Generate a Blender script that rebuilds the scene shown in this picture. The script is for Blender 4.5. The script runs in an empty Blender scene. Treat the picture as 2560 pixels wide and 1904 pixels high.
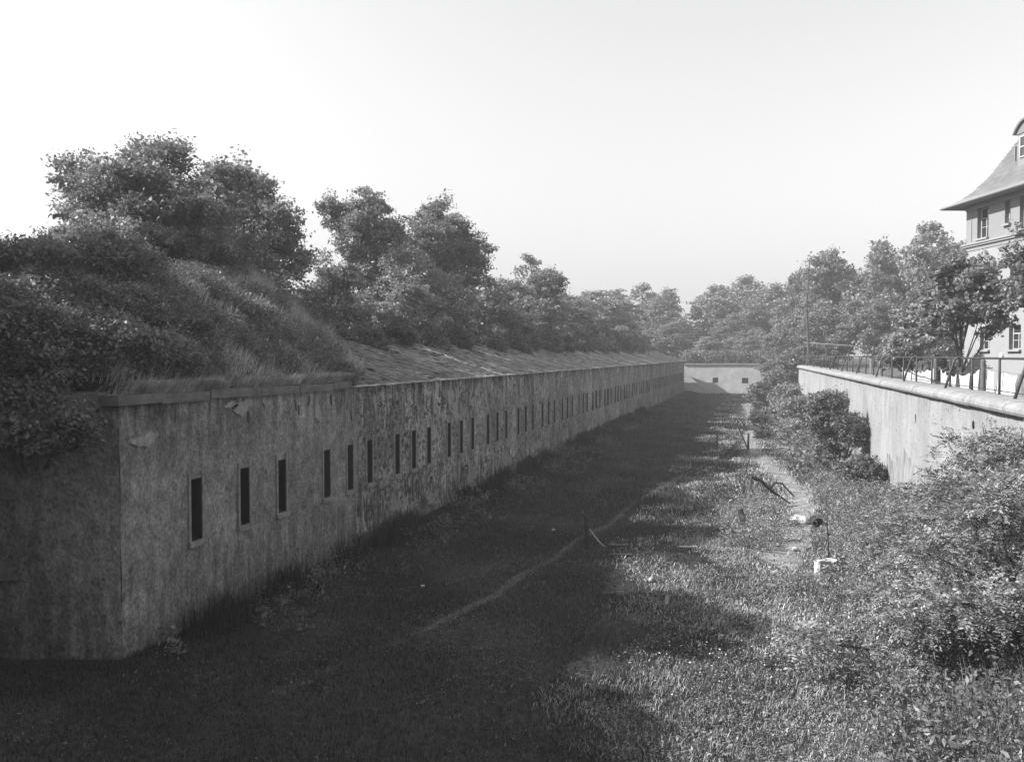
import bpy, math, random
import numpy as np
from mathutils import Vector, Matrix, noise as mnoise

R = math.radians
scene = bpy.context.scene
col = scene.collection

# ------------------------------------------------------------------ camera, sky, sun, exposure
CAM_YAW = 16.6
cam_data = bpy.data.cameras.new('camera')
cam = bpy.data.objects.new('camera', cam_data)
col.objects.link(cam)
cam.location = (0, 0, 6.5)
cam.rotation_euler = (R(90 - 1.77), 0, R(CAM_YAW))
cam_data.sensor_width = 36.0
cam_data.lens = 36.0 * 2100 / 2560
cam_data.clip_start = 0.1
cam_data.clip_end = 3000
scene.camera = cam

SUN_EL, SUN_AZ = 36.5, -108.0          # azimuth clockwise from +Y: the sun stands left of and a little behind the camera
world = bpy.data.worlds.new('World')
scene.world = world
world.use_nodes = True
wn, wl = world.node_tree.nodes, world.node_tree.links
wn.clear()
sky = wn.new('ShaderNodeTexSky'); sky.sky_type = 'NISHITA'; sky.sun_disc = False
sky.sun_elevation = R(SUN_EL); sky.sun_rotation = R(SUN_AZ)
sky.air_density = 4.0; sky.dust_density = 0.3; sky.ozone_density = 1.0
sep = wn.new('ShaderNodeSeparateColor')      # a black and white plate: the sky's green band becomes its grey
bg = wn.new('ShaderNodeBackground'); bg.inputs['Strength'].default_value = 0.096
wo = wn.new('ShaderNodeOutputWorld')
wl.new(sky.outputs['Color'], sep.inputs['Color'])
wl.new(sep.outputs['Green'], bg.inputs['Color'])
wl.new(bg.outputs['Background'], wo.inputs['Surface'])

sun_data = bpy.data.lights.new('sun', 'SUN')
sun_data.energy = 5.0; sun_data.angle = R(0.53); sun_data.color = (1, 1, 1)
sun = bpy.data.objects.new('sun', sun_data); col.objects.link(sun)
sd = Vector((math.sin(R(SUN_AZ)) * math.cos(R(SUN_EL)), math.cos(R(SUN_AZ)) * math.cos(R(SUN_EL)), math.sin(R(SUN_EL))))
sun.rotation_euler = sd.to_track_quat('Z', 'Y').to_euler()
sun.location = (-40, -20, 60)

scene.view_settings.view_transform = 'Standard'
scene.view_settings.look = 'None'
scene.view_settings.exposure = 0.95
scene.view_settings.gamma = 1.0
scene.view_settings.use_curve_mapping = False
scene.render.engine = 'CYCLES'
cy = scene.cycles
cy.max_bounces = 6; cy.diffuse_bounces = 3; cy.glossy_bounces = 2; cy.transmission_bounces = 3
cy.transparent_max_bounces = 4; cy.volume_bounces = 1
cy.use_denoising = True
cy.use_adaptive_sampling = True

# ------------------------------------------------------------------ helpers
rng = np.random.default_rng(24)
rnd = random.Random(24)

def tag(o, label=None, cat=None, group=None, kind=None):
    if label: o['label'] = label
    if cat: o['category'] = cat
    if group: o['group'] = group
    if kind: o['kind'] = kind
    return o

def link(name, mesh, parent=None, loc=None):
    o = bpy.data.objects.new(name, mesh)
    col.objects.link(o)
    if parent is not None: o.parent = parent
    if loc is not None: o.location = loc
    return o

def empty(name, loc=(0, 0, 0), rz=0.0):
    o = bpy.data.objects.new(name, None)
    o.empty_display_size = 0.3
    col.objects.link(o); o.location = loc; o.rotation_euler = (0, 0, rz)
    return o

def fast_mesh(name, verts, faces, mats, smooth=False):
    """verts (n,3), faces (m,k) integer arrays, one face size"""
    verts = np.asarray(verts, np.float32); faces = np.asarray(faces, np.int32)
    me = bpy.data.meshes.new(name)
    n, (m, k) = len(verts), faces.shape
    me.vertices.add(n); me.vertices.foreach_set('co', verts.ravel())
    me.loops.add(m * k); me.loops.foreach_set('vertex_index', faces.ravel())
    me.polygons.add(m)
    me.polygons.foreach_set('loop_start', np.arange(0, m * k, k, dtype=np.int32))
    me.update(calc_edges=True)
    if smooth: me.polygons.foreach_set('use_smooth', np.ones(m, bool))
    for mt in (mats if isinstance(mats, (list, tuple)) else [mats]): me.materials.append(mt)
    return me

class MB:
    """collects shapes; build() links them as one mesh object"""
    def __init__(s): s.v, s.f = [], []
    def poly(s, pts):
        b = len(s.v); s.v += [tuple(p) for p in pts]; s.f.append(tuple(range(b, b + len(pts)))); return s
    def box(s, c, size, rot=None, taper=1.0):
        b = len(s.v); hx, hy, hz = size[0] / 2, size[1] / 2, size[2] / 2
        m = rot if rot is not None else Matrix.Identity(3)
        for z in (-1, 1):
            t = taper if z > 0 else 1.0
            for x, y in ((-1, -1), (1, -1), (1, 1), (-1, 1)):
                p = m @ Vector((x * hx * t, y * hy * t, z * hz)) + Vector(c)
                s.v.append(tuple(p))
        for q in ((3, 2, 1, 0), (4, 5, 6, 7), (0, 1, 5, 4), (1, 2, 6, 5), (2, 3, 7, 6), (3, 0, 4, 7)):
            s.f.append(tuple(b + i for i in q))
        return s
    def tube(s, pts, radii, sides=7, cap=True):
        pts = [Vector(p) for p in pts]; n = len(pts)
        if not isinstance(radii, (list, tuple)): radii = [radii] * n
        b = len(s.v); ref = None
        for i, p in enumerate(pts):
            d = (pts[min(i + 1, n - 1)] - pts[max(i - 1, 0)])
            if d.length < 1e-6: d = Vector((0, 0, 1))
            d.normalize()
            if ref is None: ref = Vector((0, 0, 1)) if abs(d.z) < .9 else Vector((1, 0, 0))
            a = d.cross(ref).normalized(); c = d.cross(a).normalized(); ref = c.cross(d) * -1 if False else ref
            for k in range(sides):
                t = 2 * math.pi * k / sides
                s.v.append(tuple(p + (a * math.cos(t) + c * math.sin(t)) * radii[i]))
        for i in range(n - 1):
            for k in range(sides):
                k2 = (k + 1) % sides
                s.f.append((b + i * sides + k, b + i * sides + k2, b + (i + 1) * sides + k2, b + (i + 1) * sides + k))
        if cap:
            s.f.append(tuple(b + k for k in reversed(range(sides))))
            s.f.append(tuple(b + (n - 1) * sides + k for k in range(sides)))
        return s
    def grid(s, fn, us, vs):
        b = len(s.v); nv = len(vs)
        for u in us:
            for v in vs: s.v.append(tuple(fn(u, v)))
        for i in range(len(us) - 1):
            for j in range(nv - 1):
                s.f.append((b + i * nv + j, b + (i + 1) * nv + j, b + (i + 1) * nv + j + 1, b + i * nv + j + 1))
        return s
    def mesh(s, name, mat, smooth=False):
        me = bpy.data.meshes.new(name); me.from_pydata(s.v, [], s.f); me.update()
        for m in (mat if isinstance(mat, (list, tuple)) else [mat]): me.materials.append(m)
        if smooth: me.polygons.foreach_set('use_smooth', np.ones(len(me.polygons), bool))
        return me
    def build(s, name, mat, parent=None, smooth=False, loc=None):
        return link(name, s.mesh(name, mat, smooth), parent, loc)

# ------------------------------------------------------------------ materials (the plate is black and white: greys only)
def gmat(name, base, layers=(), rough=0.9, spec=0.2, bump=None, island=0.0, transl=0.0, objrand=0.0, zdirt=()):
    """base grey times noise layers: (kind, (sx,sy,sz), detail, t0, t1, lo, hi)"""
    m = bpy.data.materials.new(name); m.use_nodes = True
    nt = m.node_tree; N, L = nt.nodes, nt.links; N.clear()
    out = N.new('ShaderNodeOutputMaterial'); bs = N.new('ShaderNodeBsdfPrincipled')
    bs.inputs['Roughness'].default_value = rough; bs.inputs['Specular IOR Level'].default_value = spec
    geo = N.new('ShaderNodeNewGeometry')
    val = N.new('ShaderNodeValue'); val.outputs[0].default_value = base
    cur = val.outputs[0]
    def mul(a, b):
        x = N.new('ShaderNodeMath'); x.operation = 'MULTIPLY'; L.new(a, x.inputs[0]); L.new(b, x.inputs[1]); return x.outputs[0]
    def texture(kind, sc, detail):
        vm = N.new('ShaderNodeVectorMath'); vm.operation = 'MULTIPLY'; vm.inputs[1].default_value = sc
        L.new(geo.outputs['Position'], vm.inputs[0])
        if kind == 'noise':
            t = N.new('ShaderNodeTexNoise'); t.inputs['Scale'].default_value = 1; t.inputs['Detail'].default_value = detail
            t.inputs['Roughness'].default_value = 0.62; L.new(vm.outputs[0], t.inputs['Vector']); return t.outputs['Fac']
        t = N.new('ShaderNodeTexVoronoi'); t.inputs['Scale'].default_value = 1; L.new(vm.outputs[0], t.inputs['Vector'])
        if kind == 'cells': t.feature = 'DISTANCE_TO_EDGE'
        return t.outputs['Distance']
    def ramp(src, t0, t1, lo, hi):
        r = N.new('ShaderNodeMapRange'); r.inputs[1].default_value = t0; r.inputs[2].default_value = t1
        r.inputs[3].default_value = lo; r.inputs[4].default_value = hi; L.new(src, r.inputs[0]); return r.outputs[0]
    for (kind, sc, detail, t0, t1, lo, hi) in layers:
        cur = mul(cur, ramp(texture(kind, sc, detail), t0, t1, lo, hi))
    for (z0, z1, sc, detail, t0, t1, lo, hi) in zdirt:      # run-off below the coping, splash above the ground
        sx = N.new('ShaderNodeSeparateXYZ'); L.new(geo.outputs['Position'], sx.inputs[0])
        mk_ = ramp(sx.outputs['Z'], z0, z1, 0, 1); st_ = ramp(texture('noise', sc, detail), t0, t1, lo, hi)
        mx_ = N.new('ShaderNodeMix'); L.new(mk_, mx_.inputs[0]); mx_.inputs[2].default_value = 1.0; L.new(st_, mx_.inputs[3]); cur = mul(cur, mx_.outputs[0])
    if island: cur = mul(cur, ramp(geo.outputs['Random Per Island'], 0, 1, 1 - island, 1 + island))
    if objrand:
        oi = N.new('ShaderNodeObjectInfo'); cur = mul(cur, ramp(oi.outputs['Random'], 0, 1, 1 - objrand, 1 + objrand))
    L.new(cur, bs.inputs['Base Color'])
    if bump:
        kind, sc, detail, strength, dist = bump
        b = N.new('ShaderNodeBump'); b.inputs['Strength'].default_value = strength; b.inputs['Distance'].default_value = dist
        L.new(texture(kind, sc, detail), b.inputs['Height']); L.new(b.outputs['Normal'], bs.inputs['Normal'])
    if transl:
        tr = N.new('ShaderNodeBsdfTranslucent'); L.new(cur, tr.inputs['Color'])
        mx = N.new('ShaderNodeMixShader'); mx.inputs[0].default_value = transl
        L.new(bs.outputs[0], mx.inputs[1]); L.new(tr.outputs[0], mx.inputs[2]); L.new(mx.outputs[0], out.inputs['Surface'])
    else:
        L.new(bs.outputs[0], out.inputs['Surface'])
    return m

M = {}
M['soil'] = gmat('soil_and_thatch', 0.042, [('noise', (.35, .35, .35), 5, .3, .7, .6, 1.5), ('noise', (6, 6, 6), 4, .3, .7, .6, 1.5)],
                 bump=('noise', (9, 9, 9), 5, .8, .06))
M['path'] = gmat('trodden_earth', 0.085, [('noise', (1.2, 1.2, 1.2), 5, .3, .7, .7, 1.3), ('noise', (14, 14, 14), 3, .3, .7, .8, 1.2)], bump=('noise', (12, 12, 12), 4, .5, .03))
M['worn'] = gmat('dry_worn_earth', 0.21, [('noise', (1.2, 1.2, 1.2), 5, .35, .65, .55, 1.3), ('noise', (9, 9, 9), 4, .3, .7, .7, 1.3)], bump=('noise', (12, 12, 12), 5, .7, .04))
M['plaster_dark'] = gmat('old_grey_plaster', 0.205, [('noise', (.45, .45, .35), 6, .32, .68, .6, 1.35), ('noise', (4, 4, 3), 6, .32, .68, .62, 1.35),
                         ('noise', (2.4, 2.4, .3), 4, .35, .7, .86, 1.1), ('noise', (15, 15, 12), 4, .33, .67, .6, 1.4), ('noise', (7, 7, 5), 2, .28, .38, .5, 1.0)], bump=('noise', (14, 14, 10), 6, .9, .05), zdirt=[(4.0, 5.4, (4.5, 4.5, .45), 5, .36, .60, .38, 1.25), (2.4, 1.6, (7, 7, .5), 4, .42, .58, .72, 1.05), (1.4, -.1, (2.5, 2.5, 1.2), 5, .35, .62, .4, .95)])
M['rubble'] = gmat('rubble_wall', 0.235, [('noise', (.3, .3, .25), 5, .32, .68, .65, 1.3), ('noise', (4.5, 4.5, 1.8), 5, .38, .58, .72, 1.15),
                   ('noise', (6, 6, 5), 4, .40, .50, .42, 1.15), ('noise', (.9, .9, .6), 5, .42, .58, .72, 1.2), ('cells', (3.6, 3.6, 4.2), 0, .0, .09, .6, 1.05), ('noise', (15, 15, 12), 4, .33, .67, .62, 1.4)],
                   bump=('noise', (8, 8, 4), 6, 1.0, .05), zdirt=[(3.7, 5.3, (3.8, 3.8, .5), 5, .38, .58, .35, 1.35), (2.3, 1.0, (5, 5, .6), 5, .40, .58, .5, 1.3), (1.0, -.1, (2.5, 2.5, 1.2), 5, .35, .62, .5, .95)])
M['stone_dark'] = gmat('dark_stone', 0.085, [('noise', (9, 9, 5), 4, .3, .7, .6, 1.5)], island=.3, objrand=.45, bump=('noise', (25, 25, 20), 4, .6, .02))
M['patch'] = gmat('bare_lime_patch', 0.29, [('noise', (6, 6, 3), 5, .3, .7, .55, 1.2)], bump=('noise', (20, 20, 20), 4, .6, .02))
M['surround'] = gmat('slit_surround_stone', 0.24, [('noise', (8, 8, 6), 5, .3, .7, .6, 1.25)], bump=('noise', (14, 14, 14), 5, .8, .03))
M['void'] = gmat('dark_interior', 0.012)  # near-black tone in place of the shade inside the loopholes
M['cornice'] = gmat('cornice_stone', 0.13, [('noise', (2, 2, 4), 5, .3, .7, .6, 1.3), ('noise', (15, 15, 15), 3, .3, .7, .8, 1.2)], bump=('noise', (10, 10, 10), 5, .6, .03))
M['slate'] = gmat('roof_slate', 0.125, [('noise', (.5, .5, .5), 4, .3, .7, .6, 1.4), ('noise', (9, 9, 9), 4, .3, .7, .7, 1.3)], rough=.6, spec=.35, island=.6, objrand=.6, bump=('noise', (20, 20, 20), 3, .5, .02))
M['slate_edge'] = gmat('lime_washed_edge', 0.4, [('noise', (4, 4, 4), 4, .3, .7, .6, 1.2)], island=.3)
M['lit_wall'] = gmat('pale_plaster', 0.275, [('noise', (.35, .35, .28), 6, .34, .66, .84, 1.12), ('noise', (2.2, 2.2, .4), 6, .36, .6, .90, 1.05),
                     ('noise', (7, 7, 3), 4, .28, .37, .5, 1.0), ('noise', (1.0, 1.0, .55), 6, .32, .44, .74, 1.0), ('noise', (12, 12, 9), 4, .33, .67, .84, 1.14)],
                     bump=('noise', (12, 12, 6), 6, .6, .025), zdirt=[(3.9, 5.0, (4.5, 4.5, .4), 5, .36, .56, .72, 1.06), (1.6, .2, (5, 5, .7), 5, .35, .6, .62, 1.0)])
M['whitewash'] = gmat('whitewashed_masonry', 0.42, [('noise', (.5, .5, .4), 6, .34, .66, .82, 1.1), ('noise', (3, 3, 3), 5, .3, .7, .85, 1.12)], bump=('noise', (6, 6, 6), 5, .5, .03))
M['coping'] = gmat('coping_cement', 0.25, [('noise', (.8, 2.5, 1.5), 5, .33, .67, .78, 1.15), ('noise', (9, 9, 9), 5, .3, .7, .82, 1.15), ('noise', (40, 40, 40), 2, .25, .75, .88, 1.12)], objrand=.06, bump=('noise', (16, 16, 16), 6, .5, .02))
M['stain'] = gmat('damp_stain', 0.22, [('noise', (6, 6, 1.0), 6, .36, .62, .7, 1.3), ('noise', (1.5, 1.5, .8), 5, .35, .65, .8, 1.2)], bump=('noise', (12, 12, 6), 6, .6, .02))
M['iron'] = gmat('railing_iron', 0.035, [('noise', (12, 12, 12), 3, .3, .7, .7, 1.4)], rough=.6, spec=.4)
M['wood'] = gmat('weathered_wood', 0.09, [('noise', (30, 30, 3), 4, .3, .7, .6, 1.5)], objrand=.2, bump=('noise', (40, 40, 4), 3, .5, .01))
M['wood_pale'] = gmat('bleached_wood', 0.42, [('noise', (30, 30, 4), 4, .3, .7, .7, 1.2)], objrand=.15)
M['dark_wood'] = gmat('charred_wood', 0.035, [('noise', (20, 20, 6), 4, .3, .7, .6, 1.6)])
M['bark'] = gmat('bark', 0.07, [('noise', (12, 12, 3), 5, .3, .7, .6, 1.5)], bump=('noise', (20, 20, 5), 4, .8, .03))
M['leaf'] = gmat('leaf', 0.15, [('noise', (.45, .45, .45), 4, .3, .7, .75, 1.3)], rough=.5, spec=.35, island=.42, transl=.28)
M['tree_leaf'] = gmat('tree_leaf', 0.2, [('noise', (.45, .45, .45), 4, .3, .7, .75, 1.3)], rough=.5, spec=.35, island=.4, transl=.36)
M['leaf_pale'] = gmat('pale_leaf', 0.25, [('noise', (.5, .5, .5), 4, .3, .7, .75, 1.3)], rough=.45, spec=.4, island=.4, transl=.28)
M['leaf_glossy'] = gmat('glossy_leaf', 0.22, [('noise', (.6, .6, .6), 4, .3, .7, .7, 1.3)], rough=.5, spec=.4, island=.65, transl=.22)
M['grass'] = gmat('grass_blade', 0.036, [('noise', (.28, .28, .28), 5, .3, .7, .65, 1.4)], rough=.55, spec=.3, island=.5, transl=.3)  # toned down to deepen the shade on the ditch floor
M['dry_lit_grass'] = gmat('dry_lit_grass_blade', 0.44, [('noise', (1.3, 1.3, 1.3), 4, .34, .66, .6, 1.25), ('noise', (.35, .35, .35), 5, .3, .7, .6, 1.35)], rough=.6, spec=.25, island=.5, transl=.3)  # dry grass made paler still: sunlight put into the colour
M['petal'] = gmat('white_petal', 0.75, transl=.2)
M['white'] = gmat('white_enamel', 0.5, [('noise', (5, 5, 5), 5, .3, .7, .55, 1.15)], rough=.5)
M['linen'] = gmat('white_linen', 0.6, [('noise', (3, 3, 3), 4, .3, .7, .9, 1.05)], transl=.2)
M['linen_grey'] = gmat('grey_cloth', 0.42, [('noise', (4, 4, 4), 4, .3, .7, .8, 1.15)], transl=.1)
M['cloth_dark'] = gmat('dark_cloth', 0.14, [('noise', (12, 12, 3), 4, .3, .7, .6, 1.5)])
M['rubber'] = gmat('black_rubber', 0.025, rough=.7)
M['stucco'] = gmat('house_stucco', 0.215, [('noise', (.5, .5, .4), 5, .3, .7, .92, 1.08), ('noise', (20, 20, 20), 3, .3, .7, .92, 1.08)], bump=('noise', (30, 30, 30), 4, .3, .01))
M['stucco_light'] = gmat('house_light_band', 0.27, [('noise', (1, 1, 1), 5, .3, .7, .94, 1.06)], bump=('noise', (30, 30, 30), 4, .25, .01))
M['house_slate'] = gmat('house_roof_slate', 0.21, [('noise', (.8, .8, .8), 5, .3, .7, .88, 1.12), ('noise', (14, 14, 14), 3, .3, .7, .85, 1.15)], island=.28, rough=.6, spec=.4)
M['gutter'] = gmat('gutter_zinc', 0.2, rough=.5, spec=.4)
M['window_dark'] = gmat('window_shadow', 0.05)
M['wire'] = gmat('fence_wire', 0.12, rough=.5)

glass = bpy.data.materials.new('window_glass'); glass.use_nodes = True
gb = glass.node_tree.nodes['Principled BSDF']
gb.inputs['Base Color'].default_value = (.03, .03, .03, 1); gb.inputs['Roughness'].default_value = .06
gb.inputs['Specular IOR Level'].default_value = .9
M['glass'] = glass

# ------------------------------------------------------------------ the lie of the land
WX = -12.4                       # face of the loopholed wall
YC = 13.9                        # its near corner
RD = Vector((-.94, -.342))       # the return wall runs off this way
WEND = 141.0
def wall_x(y): return 6.15 - .0265 * (y - 24)       # line of the brace feet on the right-hand wall
def face_x(y): return wall_x(y) - .30
RW0, RW1 = 12.0, 98.5

def sst(a, b, x):
    t = min(1.0, max(0.0, (x - a) / (b - a))); return t * t * (3 - 2 * t)
def nz(x, y, s, seed=0.0): return mnoise.noise(Vector((x * s, y * s, seed)))

def inside(x, y):
    d1 = WX - x
    d2 = -((x - WX) * .342 + (y - YC) * -.94)
    return min(d1, d2)

def bank_z(x, y):
    d = inside(x, y)
    if d < .35: return 4.6
    m = 3.5 * (1 - math.exp(-(max(0, d - .3) / 2.6) ** 1.3)) * (1 - sst(26.0, 31.0, y + .25 * (x + 17))) * (1 - .7 * sst(5.6, 9.5, d))
    base = 5.7 if y < 30 else 5.7
    far = 4.9 + 1.45 * sst(3.6, 5.4, d) if y > 24 else 5.7
    k = sst(24, 30, y)
    return base * (1 - k) + far * k + m * (1 + .10 * nz(x, y, .6, 6) + .05 * nz(x, y, 1.7, 8)) + .18 * nz(x, y, .5) + .25 * nz(x, y, .13, 3)

def floor_z(x, y):
    z = .10 * nz(x, y, .22) + .05 * nz(x, y, .9, 2)
    z += .55 * sst(.5, 5.4, x) * (1 - sst(30, 55, y)) + .25 * sst(1.5, 5.0, x)
    z += 1.1 * sst(2.0, 6.0, x) * (1 - sst(15, 24, y))
    z += 4.3 * sst(-.5, 7, x) * sst(93, 124, y)
    z += .35 * sst(-9.5, -12.4, x) * (1 if x < -9.5 else 0)
    return z

def ground_z(x, y):
    d2_ = -((x - WX) * .342 + (y - YC) * -.94)
    if WX - x > .2 and d2_ > .9 and y < 141.6: return bank_z(x, y)
    if d2_ < -16.6: return 4.9 + .1 * nz(x, y, .3)
    if y > 143.4:
        return 4.6 + .3 * nz(x, y, .1)
    if x > face_x(min(y, RW1)) + .35 and y < 99.5: return 4.0 + .06 * nz(x, y, .3)
    if y >= 99.5 and x > 7: return 4.3 + .15 * nz(x, y, .2)
    if y < -14 or x > 60: return 4.0
    if inside(x, y) <= .2 and x < -40: return 0.0
    return floor_z(x, y)

xs = np.array([-900, -500, -250, -140, -90, -65] + list(np.arange(-52, -18, 1.5)) + list(np.arange(-18, -12.8, .4)) + [-12.85, -12.7, -12.58] +
              list(np.arange(-12.3, 8.0, .45)) + list(np.arange(8.5, 40, 2.0)) + [46, 55, 70, 100, 160, 300, 500, 900], float)
ys = np.array([-900, -400, -150, -60, -30, -15, -13] + list(np.arange(-8, 9, 1.5)) + list(np.arange(9, 60, .5)) + list(np.arange(60, 143, 1.2)) +
              [143.2, 143.6, 146, 150, 160, 180, 210, 260, 350, 500, 900], float)
V = np.array([(x, y, ground_z(x, y)) for x in xs for y in ys], np.float32)
ny = len(ys)
I, J = np.meshgrid(np.arange(len(xs) - 1), np.arange(ny - 1), indexing='ij')
b = (I * ny + J).ravel()
Fq = np.stack([b, b + ny, b + ny + 1, b + 1], 1)
ground = link('ground', fast_mesh('ground', V, Fq, M['soil'], True))
tag(ground, 'uneven earth of the overgrown ditch floor and the banks beside it', None, kind='structure')

# trodden path along the ditch floor
pp = [(-8.9, 14.0), (-8.3, 16), (-7.7, 17.8), (-7.35, 19.5), (-6.8, 21.5), (-6.75, 23.5), (-6.3, 26), (-6.15, 28.5), (-5.55, 32), (-5.35, 37), (-4.6, 42), (-4.0, 46.5), (-3.2, 50.5), (-2.2, 54), (-1.6, 60), (-1.2, 70), (-1.2, 85), (-2.0, 105)]
def path_x(y):
    for (x0, y0), (x1, y1) in zip(pp, pp[1:]):
        if y0 <= y <= y1: return x0 + (x1 - x0) * (y - y0) / (y1 - y0)
    return 99.
pm = MB()
yy = np.arange(17.5, 104, .5)
def pw(y): return .13 + .05 * math.sin(y * 1.7) + .05 * math.sin(y * .61 + 1) + max(0, y - 50) * .004
pm.grid(lambda y, t: (path_x(y) + t * pw(y) + .05 * nz(y, t, 1.1, 7), y, floor_z(path_x(y) + t * pw(y), y) + .025 - .03 * abs(t)), yy, (-1, -.4, .4, 1))
tag(pm.build('path', M['path'], smooth=True), 'narrow trodden footpath winding along the grassy ditch floor', kind='structure')

wp = [(.9, 26), (.5, 29), (1.0, 33), (1.7, 37), (1.6, 42), (.9, 47), (.3, 52), (-.5, 58), (-.9, 66), (-.8, 76), (-1.0, 90), (-2.0, 120)]
def worn_x(y):
    for (x0, y0), (x1, y1) in zip(wp, wp[1:]):
        if y0 <= y <= y1: return x0 + (x1 - x0) * (y - y0) / (y1 - y0)
    return 99.
def worn_w(y): return max(.05, 1.05 + .45 * nz(y, 0, .35, 21) + .2 * nz(y, 0, 1.3, 22)) * min(1, (y - 25.9) / 2)
pm = MB()
pm.grid(lambda y, t: (worn_x(y) + t * worn_w(y) + .12 * nz(y, t * 3, 1.5, 23), y, floor_z(worn_x(y) + t * worn_w(y), y) + .02 - .035 * t * t), list(np.arange(26.2, 119, .4)), (-1, -.6, -.2, .2, .6, 1))
tag(pm.build('worn_track', M['worn'], smooth=True), 'pale worn strip of dry earth along the sunny side of the ditch', kind='structure')

# ------------------------------------------------------------------ the loopholed wall on the left
fort = empty('loopholed_wall', (WX, YC, 0))
tag(fort, 'long shaded grey fortress wall with narrow loopholes and a low slate roof', 'wall')
def fpart(mb, name, mat, parent=fort, smooth=False):
    o = mb.build(name, mat, None, smooth)
    o.parent = parent
    off = Vector((WX, YC, 0)) if parent is fort else Vector((0, 0, 0))
    o.matrix_parent_inverse = Matrix.Translation(-off)
    return o

slit_y = [16.25, 18.12, 19.82]
g0 = 22.26
k = 0
while g0 + k * 5.15 < 138:
    for dx in (0, 1.47, 2.95): slit_y.append(g0 + k * 5.15 + dx)
    k += 1
SZ0, SZ1, SW = 2.28, 3.68, .36
WT = 5.46                                     # wall top under the cornice

def wall_face(y0, y1, x, name, mat):
    """plaster skin with real openings for the slits, cut into squares and slightly uneven"""
    mb = MB()
    sl = [s for s in slit_y if y0 < s < y1]
    ycuts = sorted(set([round(v, 3) for v in list(np.arange(y0, y1, .8 if y1 < 30 else 1.6)) + [y1] + [s - SW / 2 for s in sl] + [s + SW / 2 for s in sl]]))
    zc = [-.6, .1, .7, 1.3, 1.8, SZ0, 2.8, 3.2, SZ1, 4.2, 4.8, 5.2, WT]
    def px(y, z): return x + .035 * nz(y, z, .7, x) + .02 * nz(y, z, 2.3, x + 3)
    pt = lambda y, z: (px(y, z), y, z)
    for ya, yb in zip(ycuts, ycuts[1:]):
        if yb - ya < 1e-4: continue
        mid = (ya + yb) / 2
        hole = any(abs(mid - s) < SW / 2 for s in sl)
        for za, zb in zip(zc, zc[1:]):
            if hole and SZ0 - .01 <= za and zb <= SZ1 + .01: continue
            mb.poly([pt(ya, za), pt(yb, za), pt(yb, zb), pt(ya, zb)])
    return fpart(mb, name, mat)

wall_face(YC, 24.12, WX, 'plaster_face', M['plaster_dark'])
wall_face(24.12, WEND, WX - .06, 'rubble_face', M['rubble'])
# jagged plaster edge where the skin ends, and the wall's far end and top
e = MB()
for i in range(13):
    z = -.4 + i * .47
    e.box((WX - .035 + rnd.uniform(-.01, .015), 24.1 + rnd.uniform(-.03, .09), z), (.075, .16, .5))
fpart(e, 'plaster_edge', M['plaster_dark'])
e = MB().box((WX - .5, WEND + .2, 2.4), (1.0, .4, 6.1)).box((WX - 5.2, WEND + .2, 2.4), (8.4, .4, 6.1))
fpart(e, 'end_face', M['plaster_dark'])
# return wall running off to the left of the corner
rn = Vector((.342, -.94))
def rp(a, z, out=0.0): return (WX + RD.x * a + rn.x * out, YC + RD.y * a + rn.y * out, z)
mb = MB().grid(lambda a, z: rp(a, z, .03 * nz(a, z, .6, 9)), list(np.arange(0, 24, .8)), [-.6, .2, 1, 1.8, 2.6, 3.4, 4.2, 5.0, WT])
fpart(mb, 'return_face', M['plaster_dark'])
# a blocked opening with a stone lintel and sill
for (a0, a1, z0, z1) in ((2.0, 4.0, 2.0, 2.12), (2.0, 4.0, 3.62, 3.76)):
    mb = MB()
    mb.box(rp((a0 + a1) / 2, (z0 + z1) / 2, .05), (a1 - a0, .09, z1 - z0), Matrix.Rotation(math.atan2(RD.y, RD.x), 3, 'Z'))
    fpart(mb, 'lintel', M['cornice'])
# slits: recess with reveals coloured near black for their shade, sill
for s in slit_y:
    x = WX if s < 24.12 else WX - .06
    lp = empty('loophole', (x, s, (SZ0 + SZ1) / 2)); lp.parent = fort
    lp.matrix_parent_inverse = Matrix.Translation((-WX, -YC, 0))
    h = (SZ1 - SZ0) / 2; w = SW / 2; d = .6
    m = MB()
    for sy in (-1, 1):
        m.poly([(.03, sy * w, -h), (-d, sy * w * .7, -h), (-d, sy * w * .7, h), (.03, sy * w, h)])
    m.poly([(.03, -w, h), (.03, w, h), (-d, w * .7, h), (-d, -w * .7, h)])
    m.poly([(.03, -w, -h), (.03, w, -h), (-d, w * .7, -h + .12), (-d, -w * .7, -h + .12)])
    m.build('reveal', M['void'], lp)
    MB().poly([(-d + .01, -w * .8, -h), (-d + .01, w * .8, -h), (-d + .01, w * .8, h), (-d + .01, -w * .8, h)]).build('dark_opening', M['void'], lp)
    if s < 60:
        f = MB()
        for sy in (-1, 1): f.box((.02, sy * (w + .055), rnd.uniform(-.03, .03)), (.05, .07, 2 * h + .3))
        f.build('jamb', M['surround'], lp)
        MB().box((.045, 0, -h - .075), (.09, 2 * w + .24, .13)).build('sill', M['surround'], lp)

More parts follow.
